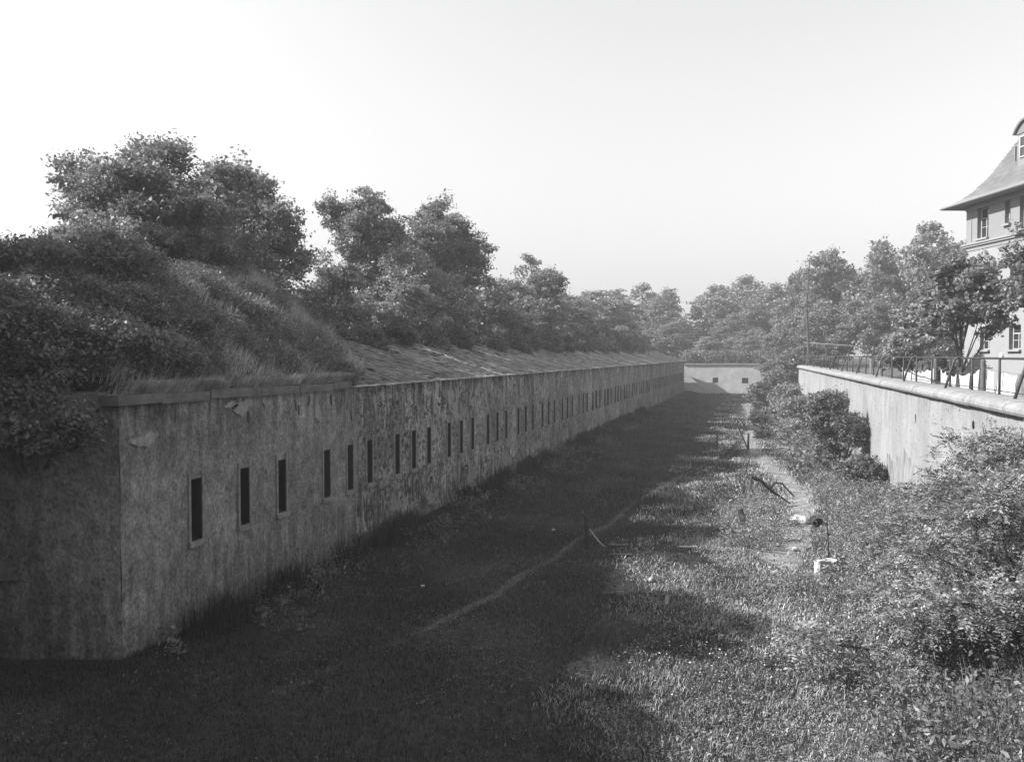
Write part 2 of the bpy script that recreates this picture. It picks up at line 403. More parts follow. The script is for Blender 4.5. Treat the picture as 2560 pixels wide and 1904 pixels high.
# cornice slabs of the near section (main face and return)
yk = YC - .25
while yk < 23.4:
    ln = min(rnd.uniform(1.3, 2.1), 23.55 - yk)
    fpart(MB().box((WX - .28, yk + ln / 2, 5.57 + rnd.uniform(-.025, .025)), (.94 + rnd.uniform(-.09, .07), ln - rnd.uniform(.015, .06), .21), Matrix.Rotation(rnd.uniform(-.018, .018), 3, 'X') @ Matrix.Rotation(rnd.uniform(-.02, .02), 3, 'Z')), 'cornice_slab', M['cornice'])
    yk += ln
a = .3
while a < 20:
    ln = rnd.uniform(1.3, 2.1)
    fpart(MB().box(rp(a + ln / 2, 5.6 + rnd.uniform(-.015, .015), -.45), (ln - .02, 1.32, .30), Matrix.Rotation(math.atan2(RD.y, RD.x), 3, 'Z')), 'cornice_slab', M['cornice'])
    a += ln

# dark stones standing out of the rubble, in fans and scattered, and bare patches of lime
def stone_mesh(seed, w, h, t):
    r = random.Random(seed); n = 7
    ring = [(w * math.cos(2 * math.pi * i / n) * r.uniform(.75, 1.1), h * math.sin(2 * math.pi * i / n) * r.uniform(.8, 1.1)) for i in range(n)]
    m = MB()
    lo = [(0.0, y, z) for y, z in ring]; hi = [(t * r.uniform(.7, 1.1), y * .72, z * .82) for y, z in ring]
    m.v = lo + hi
    m.f = [(i, (i + 1) % n, n + (i + 1) % n, n + i) for i in range(n)] + [tuple(n + i for i in range(n))]
    return m.mesh('stone', M['stone_dark'])
long_st = [stone_mesh(i, .038, .24, .035) for i in range(5)]
blob_st = [stone_mesh(20 + i, .085, .065, .045) for i in range(5)]
def near_slit(y, z): return any(abs(y - s) < .34 for s in slit_y) and SZ0 - .3 < z < SZ1 + .25
def put_stone(me, y, z, tilt, sc):
    if z > WT - .1 or z < .1 or near_slit(y, z): return
    o = link('stone', me, fort); o.location = (-.075, y - YC, z); o.rotation_euler = (tilt, 0, 0); o.scale = (1, sc * rnd.uniform(.8, 1.3), sc * rnd.uniform(.6, 1.3))
for (yc_, zc_, n, spread, fan) in [(24.9, 4.6, 18, .55, .25), (27.2, 4.75, 8, .5, -.3), (29.6, 4.7, 14, .6, .15), (31.6, 4.6, 10, .6, -.35), (34.3, 4.75, 12, .9, .15), (38, 4.7, 10, 1.1, .2),
                                   (25.4, 1.5, 14, .7, .15), (28, 1.55, 24, 1.1, .1), (30.6, 1.3, 22, 1.0, .1), (33.5, 1.2, 18, 1.3, .1), (37.5, 1.2, 20, 1.6, .1), (42.5, 1.3, 14, 2.0, .1)]:
    for i in range(n):
        dy = rnd.gauss(0, spread)
        put_stone(long_st[i % 5], yc_ + dy, zc_ + rnd.gauss(0, .38), -dy * fan + rnd.uniform(-.1, .1), rnd.uniform(.7, 1.35))
for (yy_, zz_) in ((18.35, 4.95), (18.42, 4.8), (20.6, 5.1), (20.75, 4.95), (21.3, 5.2), (22.6, 5.15), (23.2, 5.0), (23.6, 4.9), (23.85, 4.6), (15.6, 5.2), (16.8, 5.25)):
    o = link('stone', long_st[int(yy_ * 10) % 5], fort); o.location = (-.012, yy_ - YC, zz_); o.rotation_euler = (rnd.uniform(-.3, .3), 0, 0); o.scale = (1, rnd.uniform(.8, 1.5), rnd.uniform(.5, 1.0))
for i in range(150):
    put_stone(blob_st[i % 5], 24.4 + abs(rnd.gauss(0, 6.5)), rnd.uniform(1.2, 4.9), rnd.uniform(-.6, .6), rnd.uniform(.7, 1.7))
def patch(y, z, w, h, seed, mat, x=WX, t=.012):
    r = random.Random(seed); n = 30
    ph_ = [r.uniform(0, 6.28) for _ in range(4)]
    rd_ = [1 + .28 * math.sin(2 * t + ph_[0]) + .18 * math.sin(3 * t + ph_[1]) + .12 * math.sin(7 * t + ph_[2]) + .07 * math.sin(11 * t + ph_[3]) for t in [2 * math.pi * i / n for i in range(n)]]
    ring = [(w * math.cos(2 * math.pi * i / n) * rd_[i], h * math.sin(2 * math.pi * i / n) * rd_[i]) for i in range(n)]
    m = MB(); m.v = [(x - .03, y + p, z + q) for p, q in ring] + [(x + .035 + t, y + p * .9, z + q * .9) for p, q in ring]
    m.f = [(i, (i + 1) % n, n + (i + 1) % n, n + i) for i in range(n)] + [tuple(n + i for i in range(n))]
    fpart(m, 'plaster_patch', mat)
patch(14.62, 4.72, .34, .17, 1, M['patch'])
patch(18.05, 5.22, .42, .18, 2, M['patch'])
patch(17.6, 5.3, .22, .12, 3, M['patch'])
patch(19.1, 5.28, .16, .14, 7, M['patch'])
patch(32.7, 4.75, .32, .42, 4, M['patch'], WX - .06)
patch(33.3, 4.1, .42, .40, 5, M['patch'], WX - .06)
patch(33.5, 4.8, .16, .5, 8, M['patch'], WX - .06)
patch(46.2, 4.8, .28, .55, 6, M['patch'], WX - .06)
patch(21.7, 4.9, .16, .4, 9, M['patch'])
for i, (y_, z_, w_, h_) in enumerate([(25.6, 4.9, .14, .35), (28.4, 5.0, .2, .3), (30.9, 4.7, .14, .45), (36.2, 4.9, .3, .35), (37.4, 4.5, .16, .5), (41.5, 4.9, .3, .4), (52, 4.7, .35, .5), (27.2, 1.2, .4, .35), (30.5, .9, .5, .3), (35.5, 1.1, .6, .4), (40.5, 1.2, .7, .4), (47, 1.3, .8, .35)]):
    patch(y_, z_, w_, h_, 40 + i, M['patch'] if i < 7 else M['surround'], WX - .06)
# low plinth along the foot of the rubble section
for i in range(26):
    y = 24.3 + i * 1.5
    fpart(MB().box((WX - .06 + rnd.uniform(0, .03), y + .75, .2 + rnd.uniform(-.05, .05)), (.22, 1.47, .9)), 'plinth_stone', M['stone_dark'] if i % 3 == 0 else M['rubble'])

# slate roof: eaves at the wall head, ridge behind; diamond slates
roof = empty('roof', (0, 0, 0)); roof.parent = fort
E0 = Vector((WX + .16, 0, 5.5)); RX, RZ = -17.0, 7.12
up = Vector((RX - E0.x, 0, RZ - E0.z)); SL = up.length; up.normalize(); nrm = Vector((0, 1, 0)).cross(up) * -1
if nrm.z < 0: nrm = -nrm
def roofp(y, q, lift=0.0):
    sag = -.07 * (1 + nz(y, q, .12, 5)) * math.sin(math.pi * min(1, max(0, q / SL)))
    p = E0 + up * q + nrm * (lift + sag); return Vector((p.x - WX, y - YC, p.z))
m = MB().grid(lambda y, q: roofp(y, q, -.03), list(np.arange(23.7, WEND + .3, 1.2)), list(np.linspace(0, SL, 7)))
m.build('roof_boarding', M['dark_wood'], roof)
DG = .44
def slate_verts(y, q, r, big):
    h = DG * .462
    tilt = .012 + abs(r.gauss(0, .004)) + (r.uniform(.02, .07) if r.random() < .06 else 0)
    tw = r.gauss(0, .03); dyj, dqj = r.gauss(0, .012), r.gauss(0, .015) - (r.uniform(.05, .16) if r.random() < .05 else 0)
    out = []
    for lift in (0, .014):
        for (du, dv) in ((0, -h), (h, 0), (0, h), (-h, 0)):
            cu, cv = du * math.cos(tw) - dv * math.sin(tw), du * math.sin(tw) + dv * math.cos(tw)
            out.append(roofp(y + cu + dyj, q + cv + dqj, lift + tilt * (1 - (dv + h) / (2 * h)) + .008))
    return out
SQ = [(4, 5, 6, 7), (0, 1, 5, 4), (1, 2, 6, 5), (2, 3, 7, 6), (3, 0, 4, 7)]
cand = []
row = 0; q = .12
while q < SL - .05:
    y = 23.9 + (DG / 2 if row % 2 else 0)
    while y < WEND:
        # the grassy mound covers the near end
        if y > 24.0 + max(0, (q - .4)) * 1.25 and rnd.random() > .012: cand.append((y, q))
        y += DG
    row += 1; q += DG / 2
cand.sort(key=lambda c: c[0] + c[1] * .3)
rest_v, rest_f = [], []
rs = random.Random(5)
for i, (y, q) in enumerate(cand):
    vv = slate_verts(y, q, rs, i < 300)
    if i < 300:
        c = sum(vv, Vector()) / 8
        mm = MB(); mm.v = [tuple(p - c) for p in vv]; mm.f = SQ
        o = mm.build('slate', M['slate'], roof); o.location = c
    else:
        b0 = len(rest_v); rest_v += [tuple(p) for p in vv]; rest_f += [tuple(b0 + j for j in f) for f in SQ]
tag(link('distant_slates', fast_mesh('distant_slates', rest_v, rest_f, M['slate']), roof), kind='stuff')
m = MB(); y = 23.9
while y < WEND:                               # pale eaves course, each tile a little out of line
    p = roofp(y, -.03, .02 + rnd.uniform(0, .015)); m.box(p, (.20, .4, .035 + rnd.uniform(0, .02)), Matrix.Rotation(rnd.uniform(-.06, .06), 3, 'X')); y += .415
tag(m.build('eaves_course', M['slate_edge'], roof), kind='stuff')
m = MB(); y = 29.5
while y < WEND:                               # broken ridge tiles
    if rnd.random() > .2: m.box(roofp(y, SL + rnd.uniform(-.05, .06), .05 + rnd.uniform(0, .06)), (.34, .5, .06), Matrix.Rotation(rnd.uniform(-.2, .2), 3, 'Y') @ Matrix.Rotation(rnd.uniform(-.15, .15), 3, 'X'))
    y += .52
tag(m.build('ridge_tiles', M['slate'], roof), kind='stuff')
# hipped far end
m = MB().poly([roofp(WEND, 0, .03), Vector((E0.x - WX + .02, WEND + .5 - YC, 5.5)), Vector((-9.5, WEND + .5 - YC, 5.5)), roofp(WEND - 2.6, SL, .03)])
m.build('hip_end', M['slate'], roof)

# ------------------------------------------------------------------ end wall across the ditch
ew = empty('end_wall', (-4, 143, 0)); tag(ew, 'pale sunlit masonry wall with two small square openings closing the ditch', 'wall')
def skin(mb_pts_x, zc, holes, y, base):
    m = MB(); xc = sorted(set([round(v, 3) for v in mb_pts_x] + [h for H_ in holes for h in (H_[0], H_[1])]))
    zz = sorted(set(zc + [h for H_ in holes for h in (H_[2], H_[3])]))
    for xa, xb in zip(xc, xc[1:]):
        for za, zb in zip(zz, zz[1:]):
            if any(xa >= H_[0] - .01 and xb <= H_[1] + .01 and za >= H_[2] - .01 and zb <= H_[3] + .01 for H_ in holes): continue
            f = lambda xx, z_: (xx, y + .04 * nz(xx, z_, .6, 4), z_)
            m.poly([f(xa, za), f(xb, za), f(xb, zb), f(xa, zb)])
    return m
EWH = [(-7.9, -7.0, 1.9, 2.75), (-3.2, -2.2, 1.85, 2.75)]
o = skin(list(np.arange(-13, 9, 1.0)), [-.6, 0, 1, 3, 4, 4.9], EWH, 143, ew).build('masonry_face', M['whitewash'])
o.parent = ew; o.matrix_parent_inverse = Matrix.Translation((4, -143, 0))
for (x0, x1, z0, z1) in EWH:
    w_ = MB()
    w_.poly([(x0, 143.02, z0), (x0, 143.5, z0), (x0, 143.5, z1), (x0, 143.02, z1)]); w_.poly([(x1, 143.02, z0), (x1, 143.5, z0), (x1, 143.5, z1), (x1, 143.02, z1)])
    w_.poly([(x0, 143.02, z0), (x1, 143.02, z0), (x1, 143.5, z0), (x0, 143.5, z0)]); w_.poly([(x0, 143.02, z1), (x1, 143.02, z1), (x1, 143.5, z1), (x0, 143.5, z1)])
    w_.poly([(x0, 143.49, z0), (x1, 143.49, z0), (x1, 143.49, z1), (x0, 143.49, z1)])
    o = w_.build('square_opening', M['void']); o.parent = ew; o.matrix_parent_inverse = Matrix.Translation((4, -143, 0))
x = -12.6
while x < 8:
    o = MB().box((x + .95, 143.15, 5.0 + rnd.uniform(-.02, .02)), (1.86, .7, .22)).build('coping_stone', M['coping']); o.parent = ew; o.matrix_parent_inverse = Matrix.Translation((4, -143, 0)); x += 1.9

# ------------------------------------------------------------------ sunlit wall on the right, with its rounded coping
rw = empty('retaining_wall', (face_x(24), 24, 0)); tag(rw, 'sunlit pale plastered ditch wall with a thick rounded coping on the right', 'wall')
RWI = Matrix.Translation((-face_x(24), -24, 0))
def rpart(mb, name, mat, smooth=False):
    o = mb.build(name, mat, None, smooth); o.parent = rw; o.matrix_parent_inverse = RWI; return o
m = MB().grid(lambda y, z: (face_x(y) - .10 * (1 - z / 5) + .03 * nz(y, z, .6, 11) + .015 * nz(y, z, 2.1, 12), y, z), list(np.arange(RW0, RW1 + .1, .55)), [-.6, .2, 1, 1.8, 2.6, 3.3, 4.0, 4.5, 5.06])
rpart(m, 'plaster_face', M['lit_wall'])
m = MB().grid(lambda t, z: (face_x(RW1) + t * 14, RW1 + t * 1.0, z), [0, .3, .7, 1], [-.6, 2, 5.06]); rpart(m, 'end_face', M['lit_wall'])
prof = [(-.14, 5.05), (-.20, 5.08), (-.235, 5.15), (-.225, 5.23), (-.16, 5.31), (-.02, 5.365), (.3, 5.385), (.75, 5.37), (1.05, 5.36), (1.05, 4.7)]
y = RW0
while y < RW1:
    ln = 1.86
    y2 = min(y + ln, RW1); dzj = rnd.uniform(-.008, .008); dxj = rnd.uniform(-.012, .012)
    m = MB(); n = len(prof); gp_ = rnd.uniform(.008, .022); js = [y + gp_, y + .06, (y + y2) / 2, y2 - .06, y2 - gp_]
    for j, yj in enumerate(js):
        k_ = .93 if j in (0, 4) else 1.0
        for (px_, pz_) in prof:
            m.v.append((face_x(yj) + px_ * k_ + dxj + .012 * nz(yj, pz_, 2, 5), yj, pz_ - (.008 if j in (0, 4) else 0) + dzj + .01 * nz(yj, px_, 1.6, 8)))
    for j in range(4):
        for i in range(n - 1): m.f.append((j * n + i, j * n + i + 1, (j + 1) * n + i + 1, (j + 1) * n + i))
    m.f.append(tuple(range(n - 1, -1, -1))); m.f.append(tuple(4 * n + i for i in range(n)))
    rpart(m, 'coping_stone', M['coping'], False)
    y = y2
# weep hole, small holes, and a damp stain low down
def rw_slot(y, z, w, h, mat=M['void']):
    x = face_x(y) - .10 * (1 - z / 5) - .022
    n = 10; ring = [(y + w * math.cos(2 * math.pi * i / n) * rnd.uniform(.75, 1.15), z + h * math.sin(2 * math.pi * i / n) * rnd.uniform(.8, 1.1)) for i in range(n)]
    m = MB(); m.v = [(x, p, q_) for p, q_ in ring] + [(x + .14, p, q_) for p, q_ in ring]
    m.f = [(i, (i + 1) % n, n + (i + 1) % n, n + i) for i in range(n)] + [tuple(reversed(range(n)))]
    rpart(m, 'weep_hole', mat)
rw_slot(26.6, 4.52, .09, .13); rw_slot(34.6, 4.1, .05, .2)
for i in range(40):
    rw_slot(rnd.uniform(23.5, 55), rnd.choice([rnd.uniform(3.6, 4.85), rnd.uniform(1.5, 4.8)]), rnd.uniform(.008, .02), rnd.uniform(.015, .045), M['stain'])
def face_pt(y, z): return (face_x(y) - .10 * (1 - z / 5) + .03 * nz(y, z, .6, 11) + .015 * nz(y, z, 2.1, 12), y, z)
def rw_stain(y0, y1, ztop, seed):
    us = list(np.linspace(y0, y1, 120)); r = random.Random(seed); m = MB()
    tops = [ztop - .1 * abs(u_ - (y0 + y1) / 2) + .55 * nz(u_, 0, .45, seed) + .3 * nz(u_, 0, 2.5, seed + 1) + .12 * nz(u_, 0, 9, seed + 2) for u_ in us]
    def f(i_, t): 
        y_ = us[i_]; p = face_pt(y_, .2 + (tops[i_] - .2) * t); return (p[0] - .012, p[1], p[2])
    m.grid(lambda a_, t: f(int(a_), t), list(range(120)), [0, .25, .5, .75, 1])
    rpart(m, 'damp_stain', M['stain'])
rw_stain(30.5, 40.5, 2.5, 3)

# ------------------------------------------------------------------ iron railing on the wall
rail = empty('railing', (wall_x(24), 24, 5.36)); tag(rail, 'thin dark iron railing with bent braces along the sunlit wall top', 'railing')
RI = Matrix.Translation((-wall_x(24), -24, -5.36))
def railpart(mb, name):
    o = mb.build(name, M['iron'], None, True); o.parent = rail; o.matrix_parent_inverse = RI; return o
fx = lambda y: wall_x(y) + .48
railpart(MB().tube([(fx(y), y, 6.40 + .008 * math.sin(y)) for y in np.arange(13, RW1 + .5, 3)], .033, 8), 'top_rail')
railpart(MB().tube([(fx(y), y, 5.47 + .008 * math.sin(y * .7)) for y in np.arange(13, RW1 + .5, 3)], .016, 6), 'bottom_rail')
y = 15.5
while y < RW1:
    railpart(MB().tube([(fx(y), y, 5.34), (fx(y) + rnd.uniform(-.01, .01), y, 6.40)], .036 if y < 60 else .032, 7), 'post'); y += 2.92
for i in range(-1, 11):
    y = 24.1 + i * 7.43; x0 = wall_x(y)
    railpart(MB().tube([(x0, y, 5.34), (x0 + .10, y, 5.72), (x0 + .22, y, 6.12), (x0 + .255, y, 6.25), (x0 + .30, y, 6.35), (x0 + .37, y, 6.415), (x0 + .45, y, 6.435), (x0 + .56, y, 6.43)], .042, 8), 'brace')

# ------------------------------------------------------------------ the house on the right
HA = Vector((11.5, 55.6)); HD = Vector((.322, -.947)); HN = Vector((-.947, -.322))   # far corner, along the face towards us, outwards
house = empty('house', (HA.x, HA.y, 4.0), math.atan2(HD.y, HD.x))
tag(house, 'three-storey pale stucco house with a steep flared slate roof behind trees', 'house')
# local axes: x along the face (towards us), y = inwards negative outwards?  outward = -y
HL, HW = 17.0, 11.0
lz = lambda z: z - 4.0
outs = -1.0 if (Matrix.Rotation(math.atan2(HD.y, HD.x), 2) @ Vector((0, 1))).dot(HN) < 0 else 1.0
wins = [(1.1, 2.17, 13.2, 14.93, 'double'), (3.66, 4.14, 13.67, 14.93, 'slim'), (4.93, 6.1, 13.2, 14.93, 'double'),
        (1.35, 2.3, 9.95, 11.6, 'double'), (4.2, 5.2, 9.95, 11.6, 'double'), (1.55, 2.45, 6.8, 8.12, 'double'), (4.2, 5.2, 6.8, 8.12, 'double'), (8, 9.1, 13.2, 14.93, 'double'), (8, 9.1, 9.95, 11.6, 'double'), (8, 9.1, 6.8, 8.12, 'double')]
m = MB(); xc = sorted(set([0, HL] + [w for W in wins for w in W[:2]])); zc = sorted(set([3.6, 12.62, 15.3] + [w for W in wins for w in W[2:4]]))
lo_m, hi_m = MB(), MB()
for xa, xb in zip(xc, xc[1:]):
    for za, zb in zip(zc, zc[1:]):
        if any(xa >= W[0] - .001 and xb <= W[1] + .001 and za >= W[2] - .001 and zb <= W[3] + .001 for W in wins): continue
        tgt = m if za >= 12.6 else lo_m
        tgt.poly([(xa, 0, lz(za)), (xb, 0, lz(za)), (xb, 0, lz(zb)), (xa, 0, lz(zb))])
iy = -outs                                      # inward sign on local y
for tgt, za, zb in ((m, 12.62, 15.3), (lo_m, 3.6, 12.62)):
    for (p, q_) in (((0, 0), (0, iy * HW)), ((HL, 0), (HL, iy * HW)), ((0, iy * HW), (HL, iy * HW))):
        tgt.poly([(p[0], p[1], lz(za)), (q_[0], q_[1], lz(za)), (q_[0], q_[1], lz(zb)), (p[0], p[1], lz(zb))])
m.build('upper_wall', M['stucco'], house); lo_m.build('wall', M['stucco_light'], house)
MB().box((HL / 2, outs * .035, lz(15.12)), (HL, .07, .36)).build('frieze', M['stucco_light'], house)
MB().box((.55, outs * .02, lz(14.02)), (.05, .04, 1.8)).build('pilaster', M['stucco_light'], house)
MB().box((HL / 2 - .08, outs * .09, lz(12.97)), (HL + .36, .18, .09)).box((HL / 2 - .06, outs * .055, lz(12.87)), (HL + .25, .11, .10)).build('string_course', M['stucco_light'], house)
MB().box((HL / 2, outs * .02, lz(12.60)), (HL, .04, .035)).build('groove', M['gutter'], house)
for (x0, x1, z0, z1, kind) in wins:
    w_ = empty('window', ((x0 + x1) / 2, 0, lz((z0 + z1) / 2))); w_.parent = house
    hw, hh, dp = (x1 - x0) / 2, (z1 - z0) / 2, .28
    r_ = MB()
    for sx in (-1, 1): r_.poly([(sx * hw, 0, -hh), (sx * hw, iy * dp, -hh), (sx * hw, iy * dp, hh), (sx * hw, 0, hh)])
    for sz in (-1, 1): r_.poly([(-hw, 0, sz * hh), (hw, 0, sz * hh), (hw, iy * dp, sz * hh), (-hw, iy * dp, sz * hh)])
    r_.build('reveal', M['stucco'], w_)
    MB().poly([(-hw, iy * (dp + .02), -hh), (hw, iy * (dp + .02), -hh), (hw, iy * (dp + .02), hh), (-hw, iy * (dp + .02), hh)]).build('pane', M['glass'], w_)
    fr = MB(); t = .06; yy_ = iy * (dp - .02)
    for sx in (-1, 1): fr.box((sx * (hw - t / 2), yy_, 0), (t, .06, 2 * hh))
    for z_ in (-hh + t / 2, hh - t / 2, hh * .32): fr.box((0, yy_ - iy * .003, z_), (2 * hw, .06, t))
    if kind == 'double': fr.box((0, yy_ - iy * .006, -hh * .34), (t, .05, hh * 1.3))
    for z_ in (-hh * .25,): fr.box((0, yy_ + iy * .006, z_), (2 * hw, .03, .03))
    fr.build('frame', M['linen_grey'], w_)
    MB().box((0, outs * .06, -hh - .06), (2 * hw + .16, .2, .11)).build('sill', M['stucco_light'], w_)
# flared hipped roof, built course by course
rp_ = [(0, 0), (.55, .28), (1.15, .78), (1.55, 1.28), (1.87, 1.75), (2.35, 2.62), (2.8, 3.45), (4.2, 5.9), (5.6, 8.35)]
OV = .95; EZ = lz(15.25)
def prof_at(h):
    for (d0, h0), (d1, h1) in zip(rp_, rp_[1:]):
        if h0 <= h <= h1: return d0 + (d1 - d0) * (h - h0) / (h1 - h0)
    return rp_[-1][0]
hs = list(np.arange(0, 8.3, .17))
hr = empty('roof', (0, 0, 0)); hr.parent = house
def ring(h, out=0.0):
    d = prof_at(h) - out
    x0, x1 = -OV + d, HL + OV - d; y0, y1 = outs * (OV - d), iy * (HW + OV - d)
    return [(x0, y0, EZ + h), (x1, y0, EZ + h), (x1, y1, EZ + h), (x0, y1, EZ + h)]
st = MB(); rsl = random.Random(3)
for h0, h1 in zip(hs, hs[1:]):
    a_, b_ = ring(h0, .055), ring(h1, 0)
    for s in (0, 1, 2, 3):
        p0, p1, q0, q1 = Vector(a_[s]), Vector(a_[(s + 1) % 4]), Vector(b_[s]), Vector(b_[(s + 1) % 4])
        if s in (0, 3):
            n_ = max(1, int((p1 - p0).length / .32))
            for i in range(n_):
                t0, t1 = i / n_, (i + 1) / n_ - .004
                jz = Vector((0, 0, rsl.uniform(-.012, .02)))
                st.poly([p0.lerp(p1, t0) + jz, p0.lerp(p1, t1) + jz, q0.lerp(q1, t1), q0.lerp(q1, t0)])
        else: st.poly([p0, p1, q1, q0])
tag(st.build('roof_slates', M['house_slate'], hr), kind='stuff')
under = MB()
for h0, h1 in zip(hs[::4], hs[4::4]):
    a_, b_ = ring(h0, -.05), ring(h1, -.05)
    for s in range(4): under.poly([a_[s], a_[(s + 1) % 4], b_[(s + 1) % 4], b_[s]])
under.build('roof_deck', M['gutter'], hr)
sf = MB(); a_ = ring(0)
e_ = [(0, 0), (HL, 0), (HL, iy * HW), (0, iy * HW)]
for s in range(4):
    p, q_ = a_[s], a_[(s + 1) % 4]
    sf.poly([(p[0], p[1], EZ - .03), (q_[0], q_[1], EZ - .03), (e_[(s + 1) % 4][0], e_[(s + 1) % 4][1], EZ + .02), (e_[s][0], e_[s][1], EZ + .02)])
sf.build('soffit', M['stucco_light'], hr)
MB().tube([(-OV - .05, outs * (OV + .06), EZ + .01), (HL + OV, outs * (OV + .06), EZ + .01)], .07, 8).tube([(-OV - .06, outs * (OV + .06), EZ + .011), (-OV - .06, iy * (HW + OV), EZ + .011)], .07, 8).build('gutter', M['gutter'], hr)
# dormer
dm = empty('dormer', (4.2, outs * (OV - 1.75), EZ + 1.75)); dm.parent = house; dm.scale = (1, 1, .84)
MB().box((0, iy * 1.2, .75), (1.5, 2.4, 2.3)).build('dormer_body', M['stucco'], dm)
MB().box((0, outs * .015, 1.0), (1.0, .03, 1.25)).build('dormer_pane', M['glass'], dm)
f_ = MB()
for sx in (-1, 0, 1): f_.box((sx * .5, outs * .045, 1.0), (.07, .06, 1.35))
for z_ in (.36, 1.0, 1.66): f_.box((0, outs * .048, z_), (1.1, .06, .07))
f_.build('dormer_frame', M['white'], dm)
d_ = MB(); arc = [(-.95 + 1.9 * i / 10, 1.9 + .85 * math.sin(math.pi * i / 10) ** .8) for i in range(11)]
for (xa, za), (xb, zb) in zip(arc, arc[1:]):
    d_.poly([(xa, outs * .22, za), (xb, outs * .22, zb), (xb, iy * 3.2, zb), (xa, iy * 3.2, za)])
    d_.poly([(xa, outs * .2, za - .1), (xb, outs * .2, zb - .1), (xb, outs * .2, zb), (xa, outs * .2, za)])
d_.poly([(p, outs * .05, z_) for p, z_ in arc])
d_.build('dormer_roof', M['house_slate'], dm)
for i in (0, 1): MB().box((2.85 + i * .24, outs * (OV - 2.1), EZ + 2.45), (.09, .3, .8)).build('roof_vent', M['gutter'], house)
# round white dish-like lamp bracket on the wall
MB().tube([(3.62, outs * .02, lz(6.45)), (3.62, outs * .1, lz(6.45))], [.17, .15], 14).build('wall_plaque', M['white'], house)

# ------------------------------------------------------------------ foliage builders
def unit(a): return a / np.maximum(1e-9, np.linalg.norm(a, axis=1, keepdims=True))
def leaf_quads(c, size, up_bias=.6, ratio=.55, droop=0.0, axis=None, g=rng):
    """folded rhombic leaves at c (n,3) with length size (n,)"""
    n = len(c)
    nrm_ = unit(g.normal(size=(n, 3)) + np.array([0, 0, up_bias * 1.6]))
    ax = g.normal(size=(n, 3)) if axis is None else axis + g.normal(size=(n, 3)) * .45
    ax = unit(ax - nrm_ * np.sum(ax * nrm_, 1, keepdims=True))
    ax[:, 2] -= droop; ax = unit(ax)
    sd_ = np.cross(nrm_, ax)
    L_ = np.asarray(size)[:, None]
    p0 = c - ax * L_ * .5; p2 = c + ax * L_ * .5
    fold = nrm_ * L_ * .10
    p1 = c + sd_ * L_ * ratio * .5 + fold - ax * L_ * .06; p3 = c - sd_ * L_ * ratio * .5 + fold - ax * L_ * .06
    return np.stack([p0, p1, p2, p3], 1).reshape(-1, 3)
def quads_mesh(name, v, mat):
    n = len(v) // 4
    return fast_mesh(name, v, np.arange(n * 4).reshape(n, 4), mat)

